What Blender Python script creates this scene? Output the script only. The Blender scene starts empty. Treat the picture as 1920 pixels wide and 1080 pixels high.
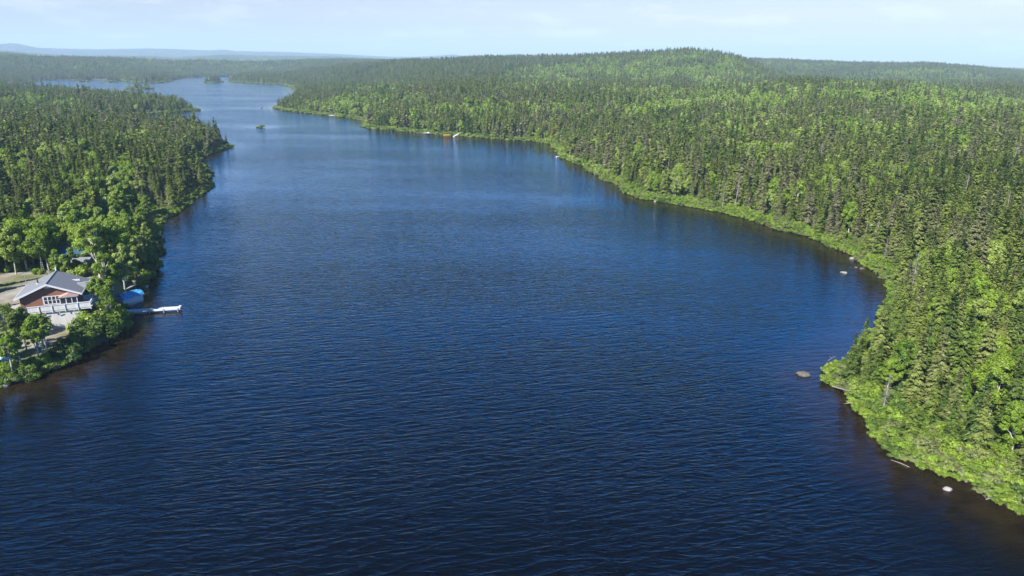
import bpy, math, random
import numpy as np
from mathutils import Matrix, Vector
R = math.radians
scene = bpy.context.scene
COL = scene.collection

# ---------------------------------------------------------------- camera
CAM_H = 40.0
cd = bpy.data.cameras.new('camera'); cd.lens = 24.0; cd.sensor_width = 36.0
cd.clip_start = 0.5; cd.clip_end = 40000
cam = bpy.data.objects.new('camera', cd); COL.objects.link(cam)
CM = Matrix.Translation((0, 0, CAM_H)) @ Matrix.Rotation(R(90-18.25), 4, 'X') @ Matrix.Rotation(R(0.55), 4, 'Z')
cam.matrix_world = CM
scene.camera = cam
F = 1920*24/36.0
CMn = np.array(CM.to_3x3())

# ---------------------------------------------------------------- sky and sun
SUN_AZ = R(218)      # compass-like azimuth measured clockwise from +Y (view direction); sun behind and to the left
SUN_EL = R(40)
w = bpy.data.worlds.new('World'); scene.world = w; w.use_nodes = True
nt = w.node_tree; nt.nodes.clear()
sky = nt.nodes.new('ShaderNodeTexSky'); sky.sky_type = 'NISHITA'; sky.sun_disc = False
sky.sun_elevation = SUN_EL; sky.sun_rotation = SUN_AZ
sky.altitude = 400; sky.air_density = 1.0; sky.dust_density = 0.3; sky.ozone_density = 4.0
tc = nt.nodes.new('ShaderNodeTexCoord')
mp = nt.nodes.new('ShaderNodeMapping'); mp.inputs['Scale'].default_value = (1, 1, 4.5)
nz = nt.nodes.new('ShaderNodeTexNoise'); nz.inputs['Scale'].default_value = 9.0; nz.inputs['Detail'].default_value = 9
nz.inputs['Roughness'].default_value = 0.62
cr = nt.nodes.new('ShaderNodeValToRGB'); cr.color_ramp.elements[0].position = 0.52; cr.color_ramp.elements[1].position = 0.78
cr.color_ramp.elements[1].color = (0.14, 0.14, 0.14, 1)
sat = nt.nodes.new('ShaderNodeHueSaturation'); sat.inputs['Hue'].default_value = .513
mix = nt.nodes.new('ShaderNodeMix'); mix.data_type = 'RGBA'
mix.inputs[7].default_value = (11.5, 12.3, 13.0, 1)
bg = nt.nodes.new('ShaderNodeBackground'); bg.inputs['Strength'].default_value = 0.09
out = nt.nodes.new('ShaderNodeOutputWorld')
L = nt.links.new
L(tc.outputs['Generated'], mp.inputs['Vector']); L(mp.outputs[0], nz.inputs['Vector']); L(nz.outputs['Fac'], cr.inputs[0])
sx = nt.nodes.new('ShaderNodeSeparateXYZ'); L(tc.outputs['Generated'], sx.inputs[0])
lowb = nt.nodes.new('ShaderNodeMapRange'); lowb.inputs['From Min'].default_value = .25; lowb.inputs['From Max'].default_value = .06; lowb.inputs['To Min'].default_value = 0; lowb.inputs['To Max'].default_value = 1
L(sx.outputs['Z'], lowb.inputs['Value']); cm = nt.nodes.new('ShaderNodeMath'); cm.operation = 'MULTIPLY'; L(cr.outputs[0], cm.inputs[0]); L(lowb.outputs[0], cm.inputs[1])
L(cm.outputs[0], mix.inputs[0]); sel = nt.nodes.new('ShaderNodeMapRange'); sel.inputs['From Min'].default_value = .06; sel.inputs['From Max'].default_value = .19; sel.inputs['To Min'].default_value = .22; sel.inputs['To Max'].default_value = 1.8; L(sx.outputs['Z'], sel.inputs['Value']); L(sel.outputs[0], sat.inputs['Saturation']); vl = nt.nodes.new('ShaderNodeValToRGB'); vl.color_ramp.interpolation = 'EASE'
for k_ in range(3): vl.color_ramp.elements.new(.5)
for k_, (p_, v_) in enumerate(((0, .235), (.08, .25), (.18, .78), (.33, 1.0), (.64, .19))): vl.color_ramp.elements[k_].position = p_; vl.color_ramp.elements[k_].color = (v_, v_, v_, 1)
vm = nt.nodes.new('ShaderNodeMath'); vm.operation = 'MULTIPLY'; vm.inputs[1].default_value = 1.85
L(sx.outputs['Z'], vl.inputs[0]); L(vl.outputs[0], vm.inputs[0]); L(vm.outputs[0], sat.inputs['Value']); L(sky.outputs[0], sat.inputs['Color']); L(sat.outputs[0], mix.inputs[6]); L(mix.outputs[2], bg.inputs[0]); L(bg.outputs[0], out.inputs[0])

sd_ = bpy.data.lights.new('sun', 'SUN'); sd_.energy = 4.9; sd_.angle = R(0.5); sd_.color = (1.0, 0.95, 0.86)
sun = bpy.data.objects.new('sun', sd_); COL.objects.link(sun)
sdir = Vector((math.sin(SUN_AZ)*math.cos(SUN_EL), math.cos(SUN_AZ)*math.cos(SUN_EL), math.sin(SUN_EL)))
sun.rotation_euler = (-sdir).to_track_quat('-Z', 'Y').to_euler()
scene.view_settings.view_transform = 'Standard'; scene.view_settings.look = 'None'
scene.view_settings.exposure = 1.4; scene.view_settings.gamma = 1.0
scene.cycles.use_denoising = True
scene.cycles.max_bounces = 6; scene.cycles.diffuse_bounces = 3; scene.cycles.glossy_bounces = 3
scene.cycles.volume_bounces = 0; scene.cycles.transmission_bounces = 3

# ---------------------------------------------------------------- projection helpers
def unproj(px, py, z=0.0):
    v = np.array([(px-960)/F, -(py-540)/F, -1.0]); d = CMn @ v
    t = (z-CAM_H)/d[2]
    return np.array([d[0]*t, d[1]*t])
def proj(x, y, z):
    P = np.stack([np.asarray(x, float), np.asarray(y, float), np.asarray(z, float)-CAM_H], -1) @ CMn
    dep = -P[..., 2]; dep = np.where(np.abs(dep) < 1e-3, 1e-3, dep)
    return 960+F*P[..., 0]/dep, 540-F*P[..., 1]/dep, dep
def az_of(px, py=120):
    v = CMn @ np.array([(px-960)/F, -(py-540)/F, -1.0]); return math.atan2(v[0], v[1])
def z_at(px, py, d):
    v = CMn @ np.array([(px-960)/F, -(py-540)/F, -1.0]); return CAM_H + d*v[2]/math.hypot(v[0], v[1])

def hash2(ix, iy, seed):
    h = (ix.astype(np.int64)*374761393 + iy.astype(np.int64)*668265263 + seed*974634777) & 0x7fffffff
    h = ((h ^ (h >> 13))*1274126177) & 0x7fffffff
    h = (h ^ (h >> 16)) & 0xffff
    return h/65535.0
def vnoise(x, y, s, seed=0):
    x = np.asarray(x, float)/s; y = np.asarray(y, float)/s
    ix = np.floor(x); iy = np.floor(y); fx = x-ix; fy = y-iy
    fx = fx*fx*(3-2*fx); fy = fy*fy*(3-2*fy)
    a = hash2(ix, iy, seed); b = hash2(ix+1, iy, seed); c = hash2(ix, iy+1, seed); d = hash2(ix+1, iy+1, seed)
    return (a*(1-fx)+b*fx)*(1-fy)+(c*(1-fx)+d*fx)*fy
def fnoise(x, y, s, seed=0):
    return (vnoise(x, y, s, seed)+.5*vnoise(x, y, s/2.1, seed+1)+.25*vnoise(x, y, s/4.3, seed+2))/1.75
def smooth(t): t = np.clip(t, 0, 1); return t*t*(3-2*t)

# ---------------------------------------------------------------- shoreline (measured on the water plane)
shore_px = [(1920,958),(1880,937),(1830,910),(1790,896),(1745,884),(1700,865),(1665,838),(1640,800),(1603,762),(1572,728),(1540,708),
 (1565,692),(1612,660),(1648,620),(1668,580),(1674,550),(1668,528),(1655,515),(1640,509),(1610,487),(1565,463),(1510,443),(1450,428),(1400,409),(1330,394),
 (1255,380),(1205,373),(1172,362),(1166,350),(1132,336),(1092,311),(1058,297),(1045,287),(1040,272),(1000,265),(930,261),(870,256),
 (800,251),(740,245),(692,241),(683,236),(690,228),(664,223),(620,217),(565,211),(528,207),(514,202),(530,198),(548,188),(556,176),(548,164),(530,159),
 (480,157),(440,153.5),(427,152.5),(440,150),(450,146),(430,143.2),(350,146),(325,149.5),(318,153),(300,155),(262,155),(236,153.5),(228,150),(210,149),(160,149),
 (110,150),(72,150),(66,154),(20,157.5),(-80,158),(-80,163),(0,172),(100,177),(200,184),(300,193),(345,200),(374,207),(340,210),(290,213),
 (235,217),(190,222),(205,236),(275,247),(330,255),(380,263),(420,270),(432,275),(415,284),(380,293),(368,302),(385,318),(396,336),(392,350),(365,372),(335,392),(303,412),
 (290,440),(296,470),(290,490),(272,512),(262,535),(250,556),(228,570),(222,590),(228,606),(222,624),(190,646),(150,664),(130,680),(80,700),(30,716),(0,724)]
lake = [tuple(unproj(*p)) for p in shore_px]
lake += [(-100,62),(-150,10),(-170,-150),(170,-150),(95,-10),(66,28)]
lake = np.array(lake)
def ell(px, py, wpx, ratio, n=14, seed=1):
    c = unproj(px, py); dep = math.hypot(*c); a = wpx/F*dep/2
    rr = random.Random(seed)
    return np.array([(c[0]+a*math.cos(t)*rr.uniform(.8, 1.1), c[1]+a*ratio*math.sin(t)*rr.uniform(.8, 1.1)) for t in [k*2*math.pi/n for k in range(n)]])
isles = [ell(262,166.5,40,1.2,seed=1), ell(401,154.2,30,1.6,seed=2), ell(155,152,24,1.2,seed=3), ell(487,239,12,.7,seed=4), ell(212,153,26,1.0,seed=5)]
def seg_dist(P, poly):
    best = np.full(len(P), 1e18)
    A = poly; B = np.roll(poly, -1, 0)
    ins = np.zeros(len(P), bool)
    for a, b in zip(A, B):
        d = b-a; L2 = d@d+1e-12
        t = np.clip(((P-a)@d)/L2, 0, 1)
        q = P-a-t[:, None]*d
        best = np.minimum(best, (q*q).sum(1))
        c = (a[1] > P[:, 1]) != (b[1] > P[:, 1])
        with np.errstate(divide='ignore', invalid='ignore'):
            xx = (b[0]-a[0])*(P[:, 1]-a[1])/(b[1]-a[1])+a[0]
        ins ^= c & (P[:, 0] < xx)
    return np.sqrt(best), ins
def sdf(x, y):
    """distance to the shoreline: positive on land, negative on water"""
    P = np.stack([np.asarray(x, float).ravel(), np.asarray(y, float).ravel()], 1)
    d, ins = seg_dist(P, lake); s = np.where(ins, -d, d)
    for il in isles:
        di, ii = seg_dist(P, il); s = np.maximum(s, np.where(ii, di, -di))
    rr = np.hypot(P[:, 0], P[:, 1])
    amp = np.clip(rr/120, .5, 3)
    s = s + (fnoise(P[:, 0], P[:, 1], 7, 11)-.5)*1.6*amp*np.clip(1.5-np.abs(s)/20, 0, 1)
    return s.reshape(np.shape(x))

# ---------------------------------------------------------------- relief
LAYERS = [  # distance, half depth in front, half depth behind, tree height, skyline (px, py)
 (720, 420, 260, 9, [(560,190),(700,165),(900,152),(1100,157),(1300,160),(1500,151),(1700,156),(1920,186),(2100,200)]),
 (1380, 520, 420, 9, [(380,150),(500,128),(620,121),(700,117),(820,111),(900,107.5),(1000,106),(1100,103.5),(1180,100),(1240,95),(1290,93),(1335,95),(1385,104),(1430,122),(1480,142),(1560,170)]),
 (2150, 700, 500, 9, [(1330,118),(1420,109),(1500,112),(1600,116),(1700,117),(1750,117),(1800,121),(1860,126),(1910,131),(2050,138)]),
 (2900, 900, 700, 9, [(-120,92),(0,99),(30,101),(70,106),(200,112),(330,118),(450,117),(560,112),(640,110),(720,111),(800,112),(1000,118),(1300,130)]),
 (5200, 1300, 1200, 8, [(-120,94),(0,97),(60,101),(150,105),(260,106),(330,108),(420,103),(520,105),(640,107),(740,111),(900,116),(1200,121)]),
 (8200, 1800, 1500, 8, [(-120,86),(0,84),(30,83.5),(52,87),(66,90),(180,93),(300,91.5),(390,95),(415,93.5),(440,96),(540,98),(700,105),(740,107),(780,107.5),(850,103),(880,106),(960,113),(1100,120),(1500,126),(1800,128),(1860,129),(1920,129.5),(2100,131)]),
]
LA = [(d, f, b, np.array([az_of(px, py) for px, py in sk]), np.array([z_at(px, py, d)-th for px, py in sk])) for d, f, b, th, sk in LAYERS]
# cottage frame
def relief(x, y, s=None):
    x = np.asarray(x, float); y = np.asarray(y, float)
    if s is None: s = sdf(x, y)
    r = np.hypot(x, y); az = np.arctan2(x, y)
    sp = np.maximum(s, 0)
    z = 0.7*smooth(sp/2.0)+.045*np.minimum(sp, 170)+(fnoise(x, y, 90, 3)-.4)*6*smooth(sp/120)+(fnoise(x, y, 9, 5)-.5)*.8*smooth(sp/6)
    for d, f, b, A, Z in LA:
        zz = np.interp(az, A, Z)
        u = np.where(r < d, (d-r)/f, (r-d)/b)
        k = np.exp(-1.6*u*u)
        wob = (fnoise(x, y, d*.06, 21)-.5)*d*.010
        z = np.maximum(z, (zz+wob*np.clip(u*2, 0, 1))*k*smooth(sp/(d*.16)))
    z = np.where(s < 0, -np.minimum(.8*(-s), 4)-.05, z)
    # the cottage plot: a levelled terrace behind, a low front yard
    t = cot_terr(x, y)
    z = np.where(s > 0, z*(1-t[0])+t[1]*t[0]*smooth(sp/3), z)
    return z
HA = R(22)                                  # the cottage's long axis, turned left of the view
E1 = np.array([math.cos(HA), math.sin(HA)]); E2 = np.array([-math.sin(HA), math.cos(HA)])
HO = np.array([-72.9, 95.2])                # front left corner of the cottage
def loc(x, y): dx = x-HO[0]; dy = y-HO[1]; return dx*E1[0]+dy*E1[1], dx*E2[0]+dy*E2[1]
def cot_terr(x, y):
    u, v = loc(x, y)
    m = smooth(1.6-np.maximum(np.abs(u-3)/19, np.abs(v-6)/24))
    h = 1.2+3.0*smooth((v-.3)/2.2)
    return m, h

# ================================================================ materials
def new_mat(name):
    m = bpy.data.materials.new(name); m.use_nodes = True; m.node_tree.nodes.clear()
    return m, m.node_tree.nodes, m.node_tree.links.new
def ramp(n, stops):
    r = n.new('ShaderNodeValToRGB'); e = r.color_ramp.elements
    while len(e) < len(stops): e.new(.5)
    for k, (p, c) in enumerate(stops): e[k].position = p; e[k].color = (*c, 1)
    return r
def leaf_mat(name, stops, transl=.25, scale=.02, inner=(.6, 1.25)):
    """foliage: each plant takes its own colour from a ramp (plant random + broad stands), leaves vary a little inside it"""
    m, n, l = new_mat(name)
    oi = n.new('ShaderNodeObjectInfo'); geo = n.new('ShaderNodeNewGeometry')
    nz = n.new('ShaderNodeTexNoise'); nz.inputs['Scale'].default_value = scale; nz.inputs['Detail'].default_value = 3
    l(oi.outputs['Location'], nz.inputs['Vector'])
    a = n.new('ShaderNodeMath'); a.operation = 'MULTIPLY_ADD'; a.inputs[1].default_value = 1.6; a.inputs[2].default_value = -.68
    l(nz.outputs['Fac'], a.inputs[0])
    b = n.new('ShaderNodeMath'); b.operation = 'MULTIPLY_ADD'; b.inputs[1].default_value = .95; l(oi.outputs['Random'], b.inputs[0]); l(a.outputs[0], b.inputs[2])
    ta = n.new('ShaderNodeAttribute'); ta.attribute_name = 'tint'; tb = n.new('ShaderNodeMath'); tb.operation = 'ADD'; l(b.outputs[0], tb.inputs[0]); l(ta.outputs['Fac'], tb.inputs[1])
    r = ramp(n, stops); l(tb.outputs[0], r.inputs[0])
    nz2 = n.new('ShaderNodeTexNoise'); nz2.inputs['Scale'].default_value = 1.3; nz2.inputs['Detail'].default_value = 2; l(geo.outputs['Position'], nz2.inputs['Vector'])
    mr = n.new('ShaderNodeMapRange'); mr.inputs['From Min'].default_value = .3; mr.inputs['From Max'].default_value = .7
    mr.inputs['To Min'].default_value = inner[0]; mr.inputs['To Max'].default_value = inner[1]; l(nz2.outputs['Fac'], mr.inputs['Value'])
    h = n.new('ShaderNodeHueSaturation'); l(mr.outputs[0], h.inputs['Value']); l(r.outputs[0], h.inputs['Color'])
    d = n.new('ShaderNodeBsdfDiffuse'); t = n.new('ShaderNodeBsdfTranslucent'); mx = n.new('ShaderNodeMixShader'); mx.inputs[0].default_value = transl
    l(h.outputs[0], d.inputs[0])
    h2 = n.new('ShaderNodeMix'); h2.data_type = 'RGBA'; h2.blend_type = 'MULTIPLY'; h2.inputs[0].default_value = 1; l(h.outputs[0], h2.inputs[6]); h2.inputs[7].default_value = (1.15, 1.25, .5, 1)
    l(h2.outputs[2], t.inputs[0]); l(d.outputs[0], mx.inputs[1]); l(t.outputs[0], mx.inputs[2])
    g = n.new('ShaderNodeBsdfGlossy'); g.inputs['Roughness'].default_value = .5; g.inputs[0].default_value = (.5, .5, .5, 1)
    m2 = n.new('ShaderNodeMixShader'); m2.inputs[0].default_value = .035; l(mx.outputs[0], m2.inputs[1]); l(g.outputs[0], m2.inputs[2])
    o = n.new('ShaderNodeOutputMaterial'); l(m2.outputs[0], o.inputs[0]); return m
def plain(name, c, rough=.7, var=.2, scale=3, metal=0, spec=.4, bump=0, stretch=(1, 1, 1)):
    m, n, l = new_mat(name)
    tcn = n.new('ShaderNodeTexCoord'); mpn = n.new('ShaderNodeMapping'); mpn.inputs['Scale'].default_value = stretch
    nz = n.new('ShaderNodeTexNoise'); nz.inputs['Scale'].default_value = scale; nz.inputs['Detail'].default_value = 5
    l(tcn.outputs['Object'], mpn.inputs[0]); l(mpn.outputs[0], nz.inputs['Vector'])
    r = ramp(n, [(.3, tuple(v*(1-var) for v in c)), (.7, tuple(min(1, v*(1+var)) for v in c))]); l(nz.outputs['Fac'], r.inputs[0])
    p = n.new('ShaderNodeBsdfPrincipled'); l(r.outputs[0], p.inputs['Base Color']); p.inputs['Roughness'].default_value = rough
    p.inputs['Metallic'].default_value = metal; p.inputs['Specular IOR Level'].default_value = spec
    if bump:
        bm = n.new('ShaderNodeBump'); bm.inputs['Strength'].default_value = bump; bm.inputs['Distance'].default_value = .05; l(nz.outputs['Fac'], bm.inputs['Height']); l(bm.outputs[0], p.inputs['Normal'])
    o = n.new('ShaderNodeOutputMaterial'); l(p.outputs[0], o.inputs[0]); return m

M = {}
M['spruce'] = leaf_mat('spruce_needles', [(0, (.070, .118, .024)), (.3, (.125, .178, .032)), (.6, (.190, .238, .044)), (.85, (.190, .222, .066)), (1, (.190, .195, .095))], .36)
M['broad'] = leaf_mat('broad_leaves', [(0, (.105, .185, .018)), (.35, (.160, .250, .022)), (.7, (.210, .300, .034)), (1, (.260, .320, .080))], .38)
M['bush'] = leaf_mat('alder_leaves', [(0, (.055, .100, .022)), (.3, (.120, .190, .026)), (.6, (.175, .260, .026)), (.8, (.205, .285, .036)), (1, (.15, .175, .06))], .3, scale=.09)
M['deadtwig'] = plain('grey_twigs', (.14, .125, .105), .9, .3, 1)
M['bark'] = plain('spruce_bark', (.13, .105, .085), .9, .3, 4)
M['birchbark'] = plain('birch_bark', (.34, .325, .29), .7, .3, 5, stretch=(1, 1, .5))
M['rock'] = plain('grey_rock', (.085, .075, .065), .85, .35, 2.5, bump=.6)
M['palerock'] = plain('pale_rock', (.20, .19, .175), .85, .25, 2.5, bump=.6)
M['snag'] = plain('snag_wood', (.22, .20, .175), .9, .3, 2)
M['drift'] = plain('driftwood', (.17, .15, .125), .9, .3, 6, stretch=(1, 1, .3))

# ================================================================ numpy mesh helpers
rng = np.random.default_rng(7)
def mesh_np(name, V, Q, mats, midx=None, smooth_=False):
    """V (n,3); Q list of face-index arrays (quads and/or tris, each (k,m))"""
    me = bpy.data.meshes.new(name)
    V = np.asarray(V, np.float32); Q = [np.asarray(q, np.int32) for q in Q if len(q)]
    me.vertices.add(len(V)); me.vertices.foreach_set('co', V.ravel())
    tot = np.concatenate([np.full(len(q), q.shape[1], np.int32) for q in Q])
    loops = np.concatenate([q.ravel() for q in Q]); me.loops.add(len(loops)); me.loops.foreach_set('vertex_index', loops)
    me.polygons.add(len(tot)); st = np.concatenate([[0], np.cumsum(tot)[:-1]]).astype(np.int32)
    me.polygons.foreach_set('loop_start', st); me.polygons.foreach_set('loop_total', tot)
    if midx is not None: me.polygons.foreach_set('material_index', np.asarray(midx, np.int32))
    if smooth_: me.polygons.foreach_set('use_smooth', np.ones(len(tot), bool))
    for mt in mats: me.materials.append(mt)
    me.update(calc_edges=True); me.validate()
    return me
def norm(a): return a/np.maximum(np.linalg.norm(a, axis=-1, keepdims=True), 1e-9)
def quads(C, U, W):
    """quads centred C with half axes U, W -> verts, faces"""
    V = np.stack([C-U-W, C+U-W*.6, C+U*1.05+W*.6, C-U+W], 1).reshape(-1, 3)
    return V, np.arange(len(V)).reshape(-1, 4)
def tube(pts, rad, n=6):
    pts = np.asarray(pts, float); V = []; 
    for k in range(len(pts)):
        d = pts[min(k+1, len(pts)-1)]-pts[max(k-1, 0)]; d = d/np.linalg.norm(d)
        a = np.cross(d, [0.13, 1, .07]); a /= np.linalg.norm(a); b = np.cross(d, a)
        for j in range(n):
            t = 2*math.pi*j/n; V.append(pts[k]+rad[k]*(a*math.cos(t)+b*math.sin(t)))
    Q = [[k*n+j, k*n+(j+1) % n, (k+1)*n+(j+1) % n, (k+1)*n+j] for k in range(len(pts)-1) for j in range(n)]
    return np.array(V), np.array(Q)
def join(parts):
    Vs = []; Qs = []; o = 0
    for V, Q in parts:
        if len(V) == 0: continue
        Vs.append(V); Qs.append(np.asarray(Q)+o); o += len(V)
    return np.concatenate(Vs), np.concatenate(Qs)

def spruce_geo(seed, H, lod, Rk=.135, sparse=0.0, bare=.08):
    r = np.random.default_rng(seed)
    lean = r.normal(0, .012, 2)
    trunk = tube([[lean[0]*z*H, lean[1]*z*H, z*H] for z in (-.05, .3, .65, 1.0)], [.016*H, .012*H, .007*H, .002*H], 5)
    dz, nb, nt = {0: (.024, 8, 5), 1: (.036, 8, 1)}[lod]
    Cs = []; Us = []; Ws = []
    z = bare
    club = r.random() < .35
    while z < .985:
        env = (1-z)**.85*(1 if z > bare+.12 else .65+.35*(z-bare)/.12)
        if club: env = env*.8+.10*math.exp(-((z-.88)/.06)**2)
        Rw = H*Rk*1.25*env*r.uniform(.7, 1.15)+.05*H*(1-z)**.3*.55
        for b in range(nb):
            if r.random() < sparse+.08: continue
            th = r.uniform(0, 2*math.pi); Lb = Rw*r.uniform(.6, 1.2)
            el = R(r.uniform(-28, -4)) if z < .75 else R(r.uniform(-5, 40))
            d = np.array([math.cos(th)*math.cos(el), math.sin(th)*math.cos(el), math.sin(el)])
            side = np.array([-math.sin(th), math.cos(th), 0]); up = np.cross(d, side)
            base = np.array([lean[0]*z*H, lean[1]*z*H, z*H+r.uniform(-.5, .5)*dz*H])
            if lod == 0:
                for k in range(nt):
                    s = (k+.7)/nt*.85+.1
                    for sg in (-1, 1):
                        L_ = Lb*.36*(1.1-s*.6)*r.uniform(.7, 1.2)
                        dd = norm(d*.75+side*sg*.65+np.array([0, 0, -.18+r.normal(0, .2)]))
                        ww = norm(np.cross(dd, up)+r.normal(0, .45, 3))
                        Cs.append(base+d*Lb*s*.85+dd*L_*.5+np.array([0, 0, .12*Lb*s*s])); Us.append(dd*L_*.62); Ws.append(ww*(.062+.025*r.random())*(H/9)**.5*1.2)
                Cs.append(base+d*Lb*.55); Us.append(d*Lb*.5); Ws.append(side*.07)
            else:
                Cs.append(base+d*Lb*.55); Us.append(d*Lb*.52); Ws.append((side*.9+up*r.normal(0, .4))*Lb*.30)
                Cs.append(base+d*Lb*.6); Us.append(d*Lb*.42); Ws.append((up*.8+side*r.normal(0, .5))*Lb*.2)
        z += dz*r.uniform(.8, 1.2)
    crown = quads(np.array(Cs), np.array(Us), np.array(Ws))
    return trunk, crown
def dead_geo(seed, H, lod):
    r = np.random.default_rng(seed)
    lean = r.normal(0, .04, 2)
    parts = [tube([[lean[0]*z*H, lean[1]*z*H, z*H] for z in (-.05, .3, .65, 1.0)], [.016*H, .012*H, .008*H, .003*H], 5)]
    n = 70 if lod == 0 else 34
    tw = []
    for k in range(n):
        z = r.uniform(.12, .98); th = r.uniform(0, 6.28); Lb = H*.13*(1.08-z)*r.uniform(.5, 1.3)+.15; el = R(r.uniform(-35, 15))
        d = np.array([math.cos(th)*math.cos(el), math.sin(th)*math.cos(el), math.sin(el)]); b = np.array([lean[0]*z*H, lean[1]*z*H, z*H])
        parts.append(tube([b, b+d*Lb*.6, b+d*Lb+np.array([0, 0, .1*Lb])], [.022, .015, .006] if lod == 0 else [.05, .035, .02], 3))
        for q in range(5 if lod == 0 else 2):
            s = r.uniform(.3, 1); dd = norm(d+r.normal(0, .5, 3)); tw.append((b+d*Lb*s+dd*.12, dd*.2, norm(np.cross(dd, [0, .3, 1]))*.022*(1 if lod == 0 else 3)))
    T = quads(*[np.array([t[i] for t in tw]) for i in range(3)])
    return join(parts), T
def broad_geo(seed, H, Rc, lod, low=.28, nclump=None, limbs=6, dens=1.0, leaf=1.0):
    r = np.random.default_rng(seed)
    lean = r.normal(0, .05, 2)*H
    top = np.array([lean[0], lean[1], H*.8])
    parts = [tube([[0, 0, -.05*H], [lean[0]*.2, lean[1]*.2, H*.25], [lean[0]*.6, lean[1]*.6, H*.55], top], [.017*H, .014*H, .009*H, .003*H], 6)]
    nc = nclump or (64 if lod == 0 else 22)
    cz = H*(low+(1-low)*.5); hz = H*(1-low)*.5
    C = []
    for k in range(nc):
        v = norm(r.normal(0, 1, 3)); q = r.uniform(.45, 1)**.5
        taper = 1-.35*max(v[2], 0)
        C.append([lean[0]*.6+v[0]*Rc*q*.8*taper*r.uniform(.8, 1.15), lean[1]*.6+v[1]*Rc*q*.8*taper*r.uniform(.8, 1.15), cz+v[2]*hz*.86*q])
    C = np.array(C)
    for k in range(limbs):
        t = C[r.integers(len(C))]; s = r.uniform(.25, .65); b = np.array([lean[0]*s*.8, lean[1]*s*.8, H*s*.85])
        mid = b*.5+t*.5+np.array([0, 0, .04*H]); parts.append(tube([b, mid, t], [.009*H, .006*H, .002*H], 4))
    cr = r.uniform(*((.12, .27) if lod == 0 else (.2, .36)), nc)*Rc
    per = int((170 if lod == 0 else 24)*dens); N = nc*per
    ci = np.repeat(np.arange(nc), per)
    v = norm(r.normal(0, 1, (N, 3))); q = r.uniform(.2, 1, N)**.5
    P = C[ci]+v*(cr[ci]*q)[:, None]*np.array([1.1, 1.1, .95])
    nn = norm(v+np.array([0, 0, .35])+r.normal(0, .55, (N, 3)))
    a = norm(np.cross(nn, r.normal(0, 1, (N, 3)))); b = np.cross(nn, a)
    s = (r.uniform(.05, .10, N) if lod == 0 else r.uniform(.17, .31, N))*leaf*(H/8)**.5
    return join(parts), quads(P, a*s[:, None]*1.2, b*s[:, None])

def bush_geo(seed, Rb, Hb, lod=0, dens=1.0):
    r = np.random.default_rng(seed); nc = 12
    C = np.stack([r.uniform(-.7, .7, nc)*Rb, r.uniform(-.7, .7, nc)*Rb, r.uniform(.25, .8, nc)*Hb], 1)
    per = int(140*dens); N = nc*per; ci = np.repeat(np.arange(nc), per)
    v = norm(r.normal(0, 1, (N, 3))); P = C[ci]+v*(r.uniform(.3, 1, N)**.5)[:, None]*np.array([.36*Rb, .36*Rb, .26*Hb]); P[:, 2] = np.maximum(P[:, 2], .02)
    nn = norm(v+np.array([0, 0, .5])+r.normal(0, .5, (N, 3))); a = norm(np.cross(nn, r.normal(0, 1, (N, 3)))); b = np.cross(nn, a)
    s = r.uniform(.04, .08, N)*(1 if dens >= 1 else 2)
    st = join([tube([[0, 0, -.1], list(C[k]*[.5, .5, .5]), list(C[k])], [.03, .02, .008], 3) for k in range(0, nc, 2)])
    return st, quads(P, a*s[:, None]*1.3, b*s[:, None])

# prototypes: (stem geo, crown geo, stem material, crown material)
PROTO = {}; GEO = {}
def reg(kind, lod, geo, sm, cm):
    (tv, tf), (cv, cf) = geo
    stem = mesh_np(kind+'_trunk', tv, [tf], [M[sm]], smooth_=True); crown = mesh_np(kind+'_crown', cv, [cf], [M[cm]])
    V, Q = join([(tv, tf), (cv, cf)]); both = mesh_np(kind, V, [Q], [M[sm], M[cm]], [0]*len(tf)+[1]*len(cf))
    GEO.setdefault((kind, lod), []).append(geo)
    PROTO.setdefault((kind, lod), []).append((stem, crown, both))
for k in range(7): reg('spruce', 0, spruce_geo(10+k, 9, 0, Rk=[.14, .155, .125, .18, .15, .165, .13][k], sparse=[0, .05, .1, 0, .15, .05, 0][k]), 'bark', 'spruce')
for k in range(5): reg('spruce', 1, spruce_geo(30+k, 9, 1, Rk=[.15, .165, .135, .19, .16][k]), 'bark', 'spruce')
for k in range(5): reg('broadleaf', 0, broad_geo(50+k, 8, [2.1, 2.4, 1.8, 2.2, 2.6][k], 0, low=[.12, .2, .1, .18, .25][k]), 'birchbark', 'broad')
for k in range(4): reg('broadleaf', 1, broad_geo(60+k, 8, [2.1, 2.4, 1.9, 2.6][k], 1, low=.08), 'bark', 'broad')
for k in range(3): reg('dead', 0, dead_geo(70+k, 8, 0), 'snag', 'deadtwig')
for k in range(2): reg('dead', 1, dead_geo(75+k, 8, 1), 'snag', 'deadtwig')
for k in range(4): reg('bush', 0, bush_geo(80+k, [1.3, 1.6, 1.1, 1.4][k], [1.3, 1.6, 1.1, .9][k]), 'bark', 'bush')
for k in range(2): reg('bush', 1, bush_geo(85+k, 1.5, 1.4, dens=.25), 'bark', 'bush')
# scale leaves of the coarse bush up
for st, cr_, bo in PROTO[('bush', 1)]:
    pass

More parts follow.
